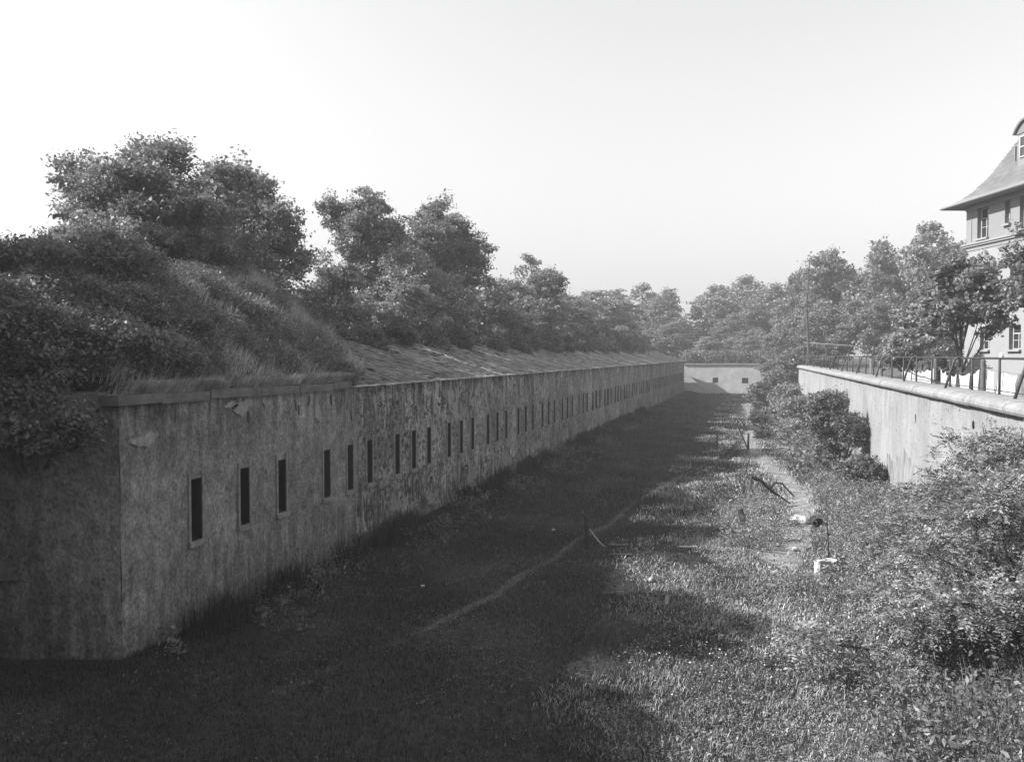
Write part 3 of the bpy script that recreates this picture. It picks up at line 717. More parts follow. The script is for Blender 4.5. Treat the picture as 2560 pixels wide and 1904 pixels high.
def make_tree(seed, h, r, crown_base=.3, lobes=9, clumps=260, per=60, leaf=.17, clump_r=.42, mat='leaf', trunk_r=.16, flat=.55, lobe_r=.42, aspect=1.0, ratio=.6, spiky=0.0, stems=1):
    """returns (trunk mesh, crown mesh) with the foot at the origin; h height, r crown radius"""
    g = np.random.default_rng(seed)
    zb = h * crown_base; zc = (zb + h) / 2; rz = (h - zb) / 2
    lobes = int(lobes * 1.6); lobe_r *= .78
    lc = []
    while len(lc) < lobes:
        p = g.uniform(-1, 1, 3)
        if .2 < np.linalg.norm(p) < 1: lc.append(p * np.array([r * .8, r * .8 * aspect, rz * .80]) + np.array([0, 0, zc]))
    lc.append(np.array([0, 0, h - rz * lobe_r * .8])); lc = np.array(lc)
    lr = g.uniform(.75, 1.25, len(lc)) * lobe_r
    li = g.integers(0, len(lc), clumps)
    d = unit(g.normal(size=(clumps, 3)) + np.array([0, 0, .25])); rad = g.uniform(.35, 1.08, clumps) ** .6
    cc = lc[li] + d * (rad * lr[li])[:, None] * np.array([r, r * aspect, rz * 1.05])
    spk = g.random(clumps) < .1
    cc0 = cc.copy()
    if spiky: cc += (d + np.array([0, 0, .4])) * spk[:, None] * g.uniform(.2, .9, clumps)[:, None] * spiky
    spk_pairs = [(lc[li[j_]], cc[j_]) for j_ in range(clumps) if spiky and spk[j_]]
    kp = cc[:, 2] > zb * .6; cc = cc[kp]; spray = unit(d[kp] * np.array([1, 1, .35]) + g.normal(size=(kp.sum(), 3)) * .35)
    n = len(cc); cr = clump_r * g.uniform(.6, 1.3, n)
    cnt = np.maximum(4, (per * g.uniform(.5, 1.4, n)).astype(int))
    idx = np.repeat(np.arange(n), cnt)
    off = g.normal(size=(len(idx), 3)) * np.array([1, 1, flat]); off *= np.minimum(1, 1.6 / np.maximum(1e-6, np.linalg.norm(off, axis=1)))[:, None]
    pos = cc[idx] + off * cr[idx][:, None] * .5 + spray[idx] * (np.clip(g.normal(size=len(idx)), -1.7, 1.5) * cr[idx] * .62)[:, None]
    v = leaf_quads(pos, leaf * g.choice([.7, 1.0, 1.0, 1.5], len(pos)) * g.uniform(.7, 1.25, len(pos)), .55, ratio, .15, g=g)
    crown = quads_mesh('crown', v, M[mat])
    t = MB(); lean = g.normal(size=2) * .05 * h
    for s_ in range(stems):
        o = np.array([0, 0]) if stems == 1 else g.normal(size=2) * .25
        top = np.array([lean[0] + o[0] * 2.5, lean[1] + o[1] * 2.5, zc + rz * .35])
        tp = [(o[0] + (top[0] - o[0]) * (k_ / 6) ** 1.3 + g.normal() * .03, o[1] + (top[1] - o[1]) * (k_ / 6) ** 1.3 + g.normal() * .03, -.3 + (top[2] + .3) * k_ / 6) for k_ in range(7)]
        t.tube(tp, [trunk_r * (1.25 - .16 * k_) if k_ else trunk_r * 1.5 for k_ in range(7)], 8)
    for i, l in enumerate(lc):
        k_ = g.uniform(.35, .8); s0 = np.array(tp[min(5, max(1, int(k_ * 6)))])
        if s0[2] > l[2]: s0 = np.array(tp[2])
        mid = s0 * .45 + l * .55 + np.array([0, 0, -.05 * h * g.random()])
        t.tube([s0, mid, l], [trunk_r * .5, trunk_r * .32, trunk_r * .16], 5)
        near = np.argsort(np.linalg.norm(cc - l, axis=1))[:int(14 * min(1, 260 / max(1, clumps)) + 8)]
        for j in near: t.tube([l * .85 + mid * .15, l * .4 + cc[j] * .6 + g.normal(size=3) * .06, cc[j]], [trunk_r * .13, trunk_r * .09, trunk_r * .04], 3, cap=False)
    for a_, b_ in spk_pairs: t.tube([a_, a_ * .5 + b_ * .5, b_ + (b_ - a_) * .12], [trunk_r * .1, trunk_r * .07, trunk_r * .03], 3, cap=False)
    return t.mesh('trunk', M['bark'], True), crown

def plant_tree(name, meshes, loc, label, cat='tree', group=None, sc=(1, 1, 1), rz=0.0, trunk='trunk', crown='crown'):
    e_ = empty(name, loc, rz); e_.scale = sc
    tag(e_, label, cat, group)
    link(trunk, meshes[0], e_); link(crown, meshes[1], e_)
    return e_

def gz(x, y): return ground_z(x, y)

# trees on the rampart, near ones with their own crowns
def tree_at(name, seed, x, y, top, r, label, cat='tree', group=None, rz=0.0, **kw):
    b_ = ground_z(x, y) - .1; kw.setdefault('mat', 'tree_leaf')
    return plant_tree(name, make_tree(seed, top - b_, r, **kw), (x, y, b_), label, cat, group, rz=rz)
GR = 'trees on the left rampart'
tree_at('broadleaf_tree', 1, -20.6, 25.2, 14.0, 3.8, 'tallest leafy tree at left, its crown rising behind the grassy mound', group=GR, crown_base=.18, lobes=15, clumps=760, per=95, leaf=.13, clump_r=.42, trunk_r=.21, spiky=.3, stems=1, lobe_r=.36)
tree_at('broadleaf_tree', 2, -20.6, 30.2, 13.9, 3.5, 'rounded dense tree just right of the tallest one on the mound', group=GR, crown_base=.12, lobes=12, clumps=560, per=95, leaf=.13, clump_r=.4, trunk_r=.15, spiky=.5, stems=1, lobe_r=.38)
tree_at('broadleaf_tree', 3, -23.5, 20.2, 10.6, 2.8, 'ragged young tree with bare shoots at the far left of the mound', group=GR, crown_base=.1, lobes=9, clumps=260, per=90, leaf=.11, clump_r=.34, trunk_r=.09, spiky=.15)
tree_at('broadleaf_tree', 4, -28.5, 19.5, 11.0, 3.4, 'leafy tree cut by the left edge of the photograph', group=GR, crown_base=.1, lobes=9, clumps=280, per=90, leaf=.12, clump_r=.4, trunk_r=.12, spiky=.15)
tree_at('broadleaf_tree', 5, -21.5, 43.0, 15.7, 3.1, 'open-crowned tree with visible forked trunk behind the slate roof', group=GR, crown_base=.42, lobes=10, clumps=280, per=110, leaf=.15, clump_r=.42, trunk_r=.24, spiky=.3, lobe_r=.36)
tree_at('broadleaf_tree', 6, -20.5, 51.8, 16.7, 3.6, 'tall feathery tree, highest of those behind the slate roof', group=GR, crown_base=.25, lobes=14, clumps=430, per=110, leaf=.155, clump_r=.45, trunk_r=.24, spiky=.35, lobe_r=.34)
tree_at('broadleaf_tree', 7, -18.6, 42.3, 12.2, 3.7, 'wide drooping tree with pale sunlit sprays over the slate roof ridge', group=GR, crown_base=.05, lobes=14, clumps=560, per=110, leaf=.13, clump_r=.42, mat='leaf_pale', trunk_r=.12, spiky=.5, stems=1, lobe_r=.34)
tree_at('broadleaf_tree', 8, -19.6, 35.5, 10.9, 2.9, 'low bushy tree in the gap between mound and drooping tree', group=GR, crown_base=.02, lobes=10, clumps=380, per=100, leaf=.12, clump_r=.4, trunk_r=.09)
tree_at('broadleaf_tree', 9, -20.0, 73.0, 15.2, 4.0, 'thin-leaved tree with sky showing through, right of the tall feathery one', group=GR, crown_base=.2, lobes=12, clumps=230, per=95, leaf=.2, clump_r=.55, trunk_r=.16, spiky=.4, lobe_r=.33)
tree_at('broadleaf_tree', 10, -18.9, 56.5, 11.6, 3.6, 'dark bushy tree below the tall feathery tree, by the roof ridge', group=GR, crown_base=.02, lobes=12, clumps=380, per=70, leaf=.19, clump_r=.45, trunk_r=.1)
tree_at('broadleaf_tree', 11, -18.8, 66.0, 11.3, 3.8, 'dark overhanging shrubby tree midway along the slate roof', group=GR, crown_base=.02, lobes=12, clumps=340, per=70, leaf=.21, clump_r=.5, trunk_r=.1)
# shrubs: on the left corner, along the ridge
def shrub_at(seed, x, y, top, r, label, group=None, mat='leaf', leaf=.085, clumps=300, per=95, clump_r=.3, base=None, aspect=1.0, name='shrub', spiky=.4, ratio=.6, lobes=9, stems=5, tr=.035, **kw):
    b_ = (ground_z(x, y) if base is None else base) - .05
    me = make_tree(seed, top - b_, r, kw.pop('crown_base', .02), lobes, clumps, per, leaf, clump_r, mat, trunk_r=tr, spiky=spiky, stems=stems, aspect=aspect, ratio=ratio, **kw)
    e_ = plant_tree(name, me, (x, y, b_), label, 'shrub', group, trunk='stems', crown='foliage')
    for c_ in e_.children:
        if c_.name.startswith('stems'): c_['kind'] = 'stuff'
    return e_
GB = 'shrubs over the near wall corner'
shrub_at(101, -16.2, 13.9, 8.1, 2.3, 'dense dark shrub topping the near corner, left of the grass slope', GB, clumps=420)
shrub_at(102, -18.6, 13.0, 8.1, 2.4, 'large dark shrub left of the corner shrub on the bank', GB, clumps=420)
shrub_at(103, -21.6, 13.4, 8.9, 2.4, 'dark leafy shrub at the left edge above the return wall', GB, clumps=380, leaf=.12)
shrub_at(104, -17.2, 16.6, 9.2, 2.3, 'sunlit shrub at the left shoulder of the grass mound', GB, clumps=380)
shrub_at(105, -20.2, 17.2, 9.2, 2.2, 'taller twiggy shrub behind the dark corner shrubs', GB, clumps=330, spiky=.3)
shrub_at(113, -14.9, 16.2, 8.0, 1.5, 'dark shrub at the foot of the grass slope above the near cornice', GB, clumps=330, leaf=.09, clump_r=.27)
shrub_at(114, -16.0, 18.0, 9.4, 1.4, 'twiggy half-dead shrub on the left flank of the grass mound', GB, clumps=200, leaf=.085, clump_r=.27, spiky=.9)
shrub_at(115, -14.5, 17.9, 7.4, 1.15, 'leafy bush low on the mound, right of the dark corner shrubs', GB, clumps=260, leaf=.08, clump_r=.24)
shrub_at(116, -17.2, 19.4, 9.7, 1.1, 'small twiggy bush high on the left shoulder of the mound', GB, clumps=150, leaf=.085, clump_r=.25, spiky=.8)
shrub_at(106, -14.6, 14.6, 7.1, 1.3, 'small leafy shrub hanging over the near cornice corner', GB, clumps=260, leaf=.09, clump_r=.25)
shrub_at(117, -13.7, 15.1, 7.2, 1.25, 'dark shrub spilling onto the cornice just right of the corner', GB, clumps=300, leaf=.085, clump_r=.26)
shrub_at(118, -14.4, 13.3, 8.0, 1.6, 'dense black-looking shrub right above the wall corner', GB, clumps=380, leaf=.085, base=5.4)
shrub_at(119, -13.3, 16.6, 6.65, .85, 'low shadowy weed bush lying over the cornice', GB, clumps=200, leaf=.075, clump_r=.2)
shrub_at(107, -13.5, 13.0, 5.95, 1.1, 'shadowy creeper spilling over the corner of the cornice', GB, clumps=240, leaf=.09, base=4.6, clump_r=.25)
shrub_at(108, -15.6, 12.2, 7.4, 1.7, 'shadowy shrub drooping over the return wall beside the corner', GB, clumps=300, leaf=.09, base=4.8, clump_r=.28)
shrub_at(109, -18.2, 11.3, 7.6, 1.9, 'dark bramble hanging over the return wall farther left', GB, clumps=300, leaf=.1, base=4.8, clump_r=.3)
shrub_at(110, -14.0, 17.2, 6.75, .75, 'pale-leaved weed bush growing from the near cornice', GB, clumps=150, leaf=.075, clump_r=.2, mat='leaf_pale', lobes=6)
shrub_at(111, -18.6, 20.2, 10.3, 1.5, 'small round bush on the crest of the grass mound', GB, clumps=190, leaf=.11, mat='leaf_pale')
shrub_at(112, -12.95, 24.2, 6.25, .65, 'small tufted bush at the corner where the slates begin', GB, clumps=170, leaf=.06, clump_r=.16, base=5.6, lobes=6, stems=1, tr=.012)
GR2 = 'bushes along the roof ridge'
shrub_at(140, -18.9, 48.3, 10.3, 2.2, 'dark bush filling the space under the tall feathery tree', GR2, clumps=260, leaf=.15, clump_r=.38)
shrub_at(141, -19.2, 61.5, 10.3, 2.6, 'dark bush between the two shrubby trees on the ridge', GR2, clumps=260, leaf=.17, clump_r=.42)
shrub_at(142, -18.8, 77.0, 10.3, 2.6, 'hazy bush under the thin-leaved tree', GR2, clumps=240, leaf=.2, clump_r=.45)
for i, (x, y, tp_, r_, lb) in enumerate([(-16.9, 37.5, 8.3, 1.0, 'low pale bush on the ridge at the near end of the slates'), (-16.7, 45.5, 7.9, .75, 'small dark bush growing out of the slates below the drooping tree'),
        (-16.3, 51.0, 7.6, .7, 'little dark bush standing within the slate roof'), (-17.2, 60.0, 8.9, 1.5, 'dark bush leaning over the slates midway along the roof'),
        (-17.0, 71, 8.9, 1.7, 'dark overhanging bush past the middle of the slate roof'), (-17.6, 82, 9.6, 2.2, 'hazy bush on the roof ridge beyond the thin-leaved tree'), (-17.6, 95, 9.4, 2.3, 'hazy bush near the far end of the slate roof'), (-16.6, 33.6, 7.75, .7, 'low tuft of leaves at the near end of the roof ridge'), (-16.9, 41.0, 8.2, .9, 'leafy bush on the ridge under the drooping tree'),
        (-16.5, 56, 8.0, .9, 'small bush breaking through the ridge past the little dark bush'), (-16.6, 65.5, 8.3, 1.1, 'bush breaking the ridge line midway'), (-16.8, 77.5, 8.4, 1.3, 'bush breaking the ridge line beyond the middle'), (-17.2, 88.5, 8.8, 1.6, 'hazy bush lapping over the ridge'), (-17.3, 104, 9.0, 2.0, 'hazy bush lapping over the ridge toward its far end'), (-17.3, 116, 9.0, 2.0, 'farthest hazy bush on the slate roof ridge')]):
    shrub_at(130 + i, x, y, tp_, r_, lb, GR2, clumps=int(110 * r_), leaf=.10 + .0016 * (y - 30), clump_r=.3 + .003 * (y - 30), base=6.0, lobes=7)

# farther trees: a few crowns shared between many individuals
far = [make_tree(300 + i, 14.0, 5.2, (.03, .1, .02, .12, .05)[i], 17, 520, 60, .33, .7, ('tree_leaf', 'tree_leaf', 'tree_leaf', 'leaf_pale', 'tree_leaf')[i], trunk_r=.22, spiky=.5, lobe_r=.33) for i in range(5)]
def far_tree(k_, x, y, top, r, label, group):
    b_ = ground_z(x, y) - .2
    sx = r / 5.2; plant_tree('broadleaf_tree', far[k_ % 5], (x, y, b_), label, 'tree', group, (sx, sx, (top - b_) / 14.0), rnd.uniform(0, 6.28))
GF = 'hazy trees along the far left rampart'
for i, (x, y, top, r, lb) in enumerate([(-20, 84, 12.6, 4.2, 'first hazy tree past the thin-leaved one on the rampart'), (-21, 93, 13.0, 4.5, 'second hazy tree past the thin-leaved one on the rampart'),
        (-21, 103, 13.2, 4.8, 'hazy tree in the middle of the far rampart row'), (-22, 114, 15.0, 6.0, 'broad domed hazy tree toward the end of the slate roof'),
        (-22, 126, 16.0, 6.5, 'broadest domed tree above the far end of the slate roof'), (-28, 141, 13.5, 5.0, 'hazy tree over the far hipped end of the roof'), (-27, 60, 12.5, 5, 'tree half hidden behind the feathery tree on the rampart')]):
    far_tree(i, x, y, top, r, lb, GF)
GE = 'hazy trees behind the end wall'
ends = [(-27, 160, 18.0, 6.5), (-17, 160, 18.6, 6.5), (-8, 163, 19.2, 7), (-14, 152, 13, 5), (-5, 154, 13.5, 5), (2, 158, 18.8, 7), (-1, 149, 11, 4.5), (-9.5, 148.5, 9.5, 3.8), (10, 166, 22, 8), (-22, 152, 11.5, 4.0), (-34, 165, 18, 7), (20, 170, 24, 8), (-3, 172, 21.5, 8), (7, 152, 19.5, 6), (-24, 175, 20.5, 8)]
end_labels = ['hazy tree at the far left of the wood, above the hipped roof end', 'tall hazy tree above the left corner of the end wall', 'tall hazy tree above the left square opening of the end wall',
    'lower hazy tree showing over the hipped roof end beside the end wall', 'lower hazy tree above the right half of the end wall', 'tall hazy tree above the right end of the end wall', 'small hazy tree right behind the right square opening',
    'small pale-looking tree right behind the left square opening', 'large hazy tree behind the first tall tree of the right-hand wood', 'small hazy tree against the hipped roof end', 'distant tree hidden among the far rampart trees', 'largest distant tree behind the right-hand wood', 'distant tree filling the skyline above the middle of the end wall', 'hazy tree where the end wall meets the right-hand wood', 'distant tree on the skyline left of the end wall']
for i, (x, y, top, r) in enumerate(ends):
    far_tree(i + 1, x, y, top, r, end_labels[i], GE)
GT = 'tall hazy trees beyond the right wall'
rts = [(4.8, 134, 18.5, 5.2, 'first tall tree right of the end wall'), (9.5, 128, 21.0, 5.6, 'tall tree behind the slender bare trunk'), (15.0, 122, 21.4, 5.8, 'tall rounded tree in the middle of the right-hand wood'),
       (20.5, 117, 22.6, 6.0, 'highest tree of the right-hand wood, left of the house'), (26.0, 118, 21.0, 5.6, 'tall tree left of the sparse one beside the house'), (8.0, 117, 12.5, 4.2, 'lower tree in front of the right-hand wood by the far railing'),
       (13.0, 112, 13.0, 4.2, 'lower dark tree behind the netting fence'), (18.5, 106, 13.2, 4.2, 'lower dark tree behind the laundry and fence'), (24, 100, 13.5, 4.4, 'lower tree beside the house corner'), (31, 112, 20, 5.5, 'tall tree partly hidden by the house corner'), (2.5, 122, 10, 3.4, 'bushy tree on the slope right of the end wall')]
for i, (x, y, top, r, lb) in enumerate(rts): far_tree(i + (3 if i == 4 else 0), x, y, top, r, lb, GT)
tree_at('broadleaf_tree', 61, 22.5, 88.0, 19.6, 3.6, 'sparse pale tree with sky showing through, beside the house eaves', group=GT, crown_base=.3, lobes=12, clumps=170, per=55, leaf=.3, clump_r=.6, mat='leaf_pale', trunk_r=.15, spiky=1.2, lobe_r=.32)
# slender bare trunk
m = MB(); tz = 4.2
m.tube([(5.1 + .12 * math.sin(k_ * .8), 105.8, tz + k_ * 1.35) for k_ in range(11)], [.19 - .014 * k_ for k_ in range(11)], 7)
for k_ in range(26):
    z_ = tz + rnd.uniform(2.5, 13); a_ = rnd.uniform(0, 6.28); ln = rnd.uniform(.5, 1.5) * (1 - (z_ - tz) / 18)
    m.tube([(5.1, 105.8, z_), (5.1 + math.cos(a_) * ln, 105.8 + math.sin(a_) * ln, z_ + ln * .8)], [.035, .012], 4)
st_ = empty('bare_tree', (0, 0, 0)); tag(st_, 'slender almost bare trunk rising at the far end of the railing', 'tree')
m.build('trunk', M['bark'], st_, True)
lp_ = np.stack([5.1 + rng.normal(size=500) * .45, 105.8 + rng.normal(size=500) * .45, rng.uniform(10, 17.8, 500)], 1)
link('crown', quads_mesh('crown', leaf_quads(lp_, rng.uniform(.15, .3, 500)), M['leaf']), st_)

# young trees by the house
GH = 'young trees before the house'
tree_at('maple_tree', 71, 9.2, 44.8, 11.2, 1.95, 'dark maple before the house corner, its trunk left of the clothes post', group=GH, crown_base=.38, lobes=13, clumps=200, per=70, leaf=.15, clump_r=.36, trunk_r=.075, ratio=.85, spiky=.6, lobe_r=.36, flat=.45)
tree_at('maple_tree', 72, 11.5, 40.0, 12.8, 1.8, 'dark maple at the right edge, hiding the house wall', group=GH, crown_base=.33, lobes=13, clumps=210, per=70, leaf=.14, clump_r=.36, trunk_r=.075, ratio=.85, spiky=.5, lobe_r=.36, flat=.45)
tree_at('maple_tree', 73, 8.2, 53.0, 8.9, 2.1, 'low pale-leaved tree just behind the railing, left of the laundry', group=GH, crown_base=.34, lobes=9, clumps=240, per=70, leaf=.13, clump_r=.36, mat='leaf_pale', trunk_r=.07, ratio=.8, flat=.4)
tree_at('maple_tree', 74, 10.0, 59.5, 11.0, 2.2, 'thin spreading maple left of the house corner', group=GH, crown_base=.4, lobes=11, clumps=210, per=70, leaf=.16, clump_r=.42, trunk_r=.09, ratio=.85, spiky=.9, flat=.4)

# unseen trees added beside and behind the camera to darken the near floor
for i, (x, y, top, r, lb) in enumerate([(-18.5, 8.0, 12.5, 4.0, 'added shade tree nearest the corner, out of view at left'), (-21.5, 9.3, 14.5, 3.6, 'slimmer added shade tree, out of view at left'), (-14.3, 5.6, 12.0, 3.6, 'added shade tree close to the camera, out of view'),
        (-24.6, 13.4, 18.5, 3.7, 'tall added shade tree by the return wall, out of view at left'), (-28, 3, 15, 5, 'farther added shade tree, out of view at left'), (-24, -8, 17, 6, 'unseen tree added behind the camera at far left'), (-13, -11, 17, 6, 'unseen tree added behind the camera at left'), (-3, -14, 17, 6, 'unseen tree added right behind the camera'), (8, -12, 16, 6, 'unseen tree added behind the camera at right')]):
    far_tree(i, x, y, top, r, lb, 'trees added for shade beside and behind the camera')

# ------------------------------------------------------------------ shrubs and brambles in the ditch
GD = 'shrubs in the ditch'
shrub_at(201, 3.5, 46.3, 4.5, 1.75, 'dark leaning bush against the sunlit wall, mid distance', GD, leaf=.13, clumps=330, per=60, clump_r=.33, spiky=.7, tr=.06)
shrub_at(202, 4.6, 55.0, 4.2, 1.5, 'twiggy bush climbing the sunlit wall behind the leaning bush', GD, leaf=.13, clumps=160, per=40, clump_r=.33, spiky=1.0, crown_base=.3)
shrub_at(203, 2.9, 71.0, 3.0, 1.8, 'broad bush at the foot of the sunlit wall, farther along', GD, leaf=.17, clumps=170, clump_r=.4, mat='leaf_pale')
shrub_at(204, 2.2, 84.0, 3.6, 2.1, 'broad hazy bush beyond the farther bush in the ditch', GD, leaf=.2, clumps=180, clump_r=.48, mat='leaf_pale')
shrub_at(205, 1.8, 98.0, 4.5, 3.0, 'hazy bush on the slope before the end wall', GD, leaf=.27, clumps=260, clump_r=.55)
shrub_at(206, 3.3, 112.0, 6.6, 3.4, 'hazy bush high on the slope right of the end wall', GD, leaf=.3, clumps=260, clump_r=.6)
shrub_at(207, -.2, 80.0, 1.3, .8, 'small dark tuft bush on the sunny ditch floor', GD, leaf=.14, clumps=80, clump_r=.3, lobes=5)
shrub_at(208, .2, 68.0, .9, .75, 'low round bramble near the crossed stakes', GD, leaf=.12, clumps=80, clump_r=.25, lobes=5)
shrub_at(209, 4.2, 40.2, 2.0, 1.1, 'low dark bush at the foot of the leaning bush', GD, leaf=.1, clumps=190, clump_r=.28)
# compound-leaved (pinnate) shrubs in the right foreground
def pinnate_shrub(seed, x, y, top, r, label, n, leaf=.078, aspect=1.0, skew=(0, 0)):
    n = int(n * 1.35); g = np.random.default_rng(seed); b_ = floor_z(x, y) - .05; h = top - b_
    e_ = empty('shrub', (x, y, b_)); tag(e_, label, 'shrub', 'feather-leaved shrubs in the right foreground')
    lob = g.normal(size=(15, 3)) * np.array([r * .5, r * .5 * aspect, h * .2]) + np.array([skew[0], skew[1], h * .55]); lob[0] = (skew[0], skew[1], h * .72)
    li = g.integers(0, 15, n); d = unit(g.normal(size=(n, 3)) + np.array([-.1, -.15, .6]))
    rad = (g.random(n) ** .35) * .40 * g.uniform(.6, 1.35, 15)[li]; rad = np.where(g.random(n) < .05, rad * 1.5, rad)
    base = lob[li] + d * rad[:, None] * np.array([r, r * aspect, h * .5]); keep = base[:, 2] > .25; base, d = base[keep], d[keep]; n = len(base)
    ax = unit(d * np.array([1, 1, .35]) + g.normal(size=(n, 3)) * .4 + np.array([0, 0, .05]))
    up_ = unit(np.array([0, 0, 1.0]) + g.normal(size=(n, 3)) * .35); sd_ = unit(np.cross(ax, up_)); up_ = np.cross(sd_, ax)
    lsz = g.choice([.6, .8, .95, 1.15], n); Ln = g.uniform(.2, .36, n) * lsz; cs, sz, axx, nn = [], [], [], []
    for j in range(6):
        t = .2 + .8 * j / 5
        ctr = base + ax * (Ln * t)[:, None] - np.array([0, 0, 1]) * (Ln * .35 * t * t)[:, None]
        for s_ in (-1, 1):
            if j == 5 and s_ == 1: continue
            dirn = unit(sd_ * s_ + ax * .35 - np.array([0, 0, .2])) if j < 5 else ax
            lf = leaf * lsz * g.uniform(.8, 1.2, n); cs.append(ctr + dirn * (lf * .55)[:, None]); sz.append(lf); axx.append(dirn); nn.append(up_)
    c, L_, A, U = np.concatenate(cs), np.concatenate(sz)[:, None], np.concatenate(axx), np.concatenate(nn)
    U = unit(U + g.normal(size=U.shape) * .3); S = unit(np.cross(U, A)); fo = np.cross(A, S) * L_ * .08
    v = np.stack([c - A * L_ * .5, c + S * L_ * .24 + fo, c + A * L_ * .5, c - S * L_ * .24 + fo], 1).reshape(-1, 3)
    link('foliage', quads_mesh('foliage', v, M['leaf_glossy']), e_)
    t = MB()
    for l in lob:
        f0 = g.normal(size=2) * .2
        t.tube([(f0[0], f0[1], -.1), (f0[0] * 2 + l[0] * .4, f0[1] * 2 + l[1] * .4, l[2] * .55), tuple(l)], [.035, .025, .012], 5)
        for j in np.argsort(np.linalg.norm(base - l, axis=1))[:60:3]: t.tube([tuple(l), tuple(base[j])], [.01, .005], 3, cap=False)
    tag(t.build('stems', M['bark'], e_), kind='stuff')
pinnate_shrub(401, 4.4, 25.2, 3.2, 1.35, 'feather-leaved shrub before the wall, farthest of the foreground group', 1500)
pinnate_shrub(402, 5.0, 21.6, 4.55, 1.75, 'tallest feather-leaved shrub with a spray standing up against the sunlit wall', 2600)
pinnate_shrub(403, 4.9, 18.4, 4.75, 1.7, 'feather-leaved shrub at the right edge of the foreground', 2300)
pinnate_shrub(404, 3.6, 20.6, 2.7, 1.6, 'broad glossy shrub in the middle of the foreground group', 2400)
pinnate_shrub(405, 3.1, 17.6, 2.0, 1.4, 'low glossy shrub nearest the sunny grass', 2000)
pinnate_shrub(406, 4.2, 15.8, 2.7, 1.4, 'glossy shrub in the lower right corner', 2000)
pinnate_shrub(407, 3.1, 23.6, 1.7, 1.0, 'low feathery shrub right of the tall dead weed', 1000)

# ------------------------------------------------------------------ grass, weeds, flowers (nobody could count them)
fz = np.vectorize(floor_z)
def nzv(x, y, s, seed): return np.array([mnoise.noise(Vector((a_ * s, b_ * s, seed))) for a_, b_ in zip(x, y)])
def blades(name, pts, length, width, mat, label, cat, lean=(0, 0), bend=.5):
    n = len(pts); a_ = rng.uniform(0, 6.283, n); d = np.stack([np.cos(a_), np.sin(a_), np.zeros(n)], 1)
    d2 = unit(d * rng.uniform(.2, 1.0, n)[:, None] + np.array([lean[0], lean[1], 0])); s_ = np.stack([-d[:, 1], d[:, 0], np.zeros(n)], 1)
    L_ = length[:, None]; W = width[:, None]; bd = rng.uniform(.3, 1.2, n)[:, None] * bend
    z = np.array([0, 0, 1.0])
    p0 = pts - s_ * W * .5; p1 = pts + s_ * W * .5
    mid = pts + z * L_ * .6 + d2 * L_ * .18 * bd * 2
    p2 = mid + s_ * W * .42; p3 = mid - s_ * W * .42
    tip = pts + z * L_ * (1 - .35 * bd) + d2 * L_ * .75 * bd
    v = np.stack([p0, p1, p2, p3, tip], 1).reshape(-1, 3); b_ = np.arange(n)[:, None] * 5
    f = np.concatenate([b_ + np.array([0, 1, 2]), b_ + np.array([0, 2, 3]), b_ + np.array([3, 2, 4])], 0)
    return tag(link(name, fast_mesh(name, v, f, mat)), label, cat, kind='stuff')
def scatter(n, x0, x1, y0, y1):
    return rng.uniform(x0, x1, n), rng.uniform(y0, y1, n)
px_v = np.vectorize(path_x); wx_v = np.vectorize(worn_x)
def clear_spot(x, y): return ~((np.abs(x - .6) < 1.9) & (np.abs(y - 31.8) < 3.0) & (rng.random(len(x)) < .8))
def off_track(x, y): return clear_spot(x, y) & (np.abs(x - wx_v(y)) > 1.3 * rng.random(len(x)) ** .55)
# near and middle ditch floor
for (nm, cnt, y0, y1, l0, l1, wd, mt, lb) in (
        ('ditch_grass', 360000, 9.0, 34, .05, .15, .012, 'grass', 'short rough grass over the near ditch floor'),
        ('far_ditch_grass', 110000, 34, 75, .10, .26, .028, 'grass', 'rough grass over the middle of the ditch floor'),
        ('farthest_ditch_grass', 45000, 75, 143, .14, .34, .06, 'grass', 'hazy grass over the far ditch floor')):
    x, y = scatter(cnt, -16.5 if y0 < 12 else -12.3, 5.6, y0, y1)
    k_ = (np.array([inside(a_, b_) < -.05 for a_, b_ in zip(x, y)])) & (np.abs(x - px_v(y)) > .36 * rng.random(cnt) - .10) & (x < 5.7 - .0265 * (y - 24)) & (nzv(x, y, .45, 17) + rng.random(cnt) * .9 > -.05)
    k_ &= off_track(x, y)
    x, y = x[k_], y[k_]; n = len(x)
    hgt = 1 + .9 * np.clip(nzv(x, y, .3, 31), -.6, 1)
    blades(nm, np.stack([x, y, fz(x, y) - .01], 1), rng.uniform(l0, l1, n) * hgt, wd * rng.uniform(.6, 1.3, n), M[mt], lb, 'grass', bend=.8)
# taller dry tufts, paled to brighten the sunlit side of the floor
x, y = scatter(300000, -5, 5.4, 11.5, 95); k_ = (nzv(x, y, .3, 44) + .28 * (x + 2.6 + .02 * (y - 15)) + .5 * rng.random(len(x)) > .3) & (np.abs(x - px_v(y)) > .45) & (x < 5.5 - .0265 * (y - 24)) & (rng.random(len(x)) < np.clip(1.3 - y / 95, .35, 1))
k_ &= off_track(x, y) & (nzv(x, y, 1.4, 47) + .7 * rng.random(len(x)) > .05)
x, y = x[k_], y[k_]; n = len(x)
blades('dry_lit_tufts', np.stack([x, y, fz(x, y) - .01], 1), rng.uniform(.05, .20, n) * (1 + .6 * np.clip(nzv(x, y, .8, 90), -.7, 1)), (.0065 + .0009 * (y - 12)) * rng.uniform(.6, 1.4, n), M['dry_lit_grass'], 'taller dry grass in drifts on the ditch floor, coloured pale for sunlight', 'grass', bend=1.25)
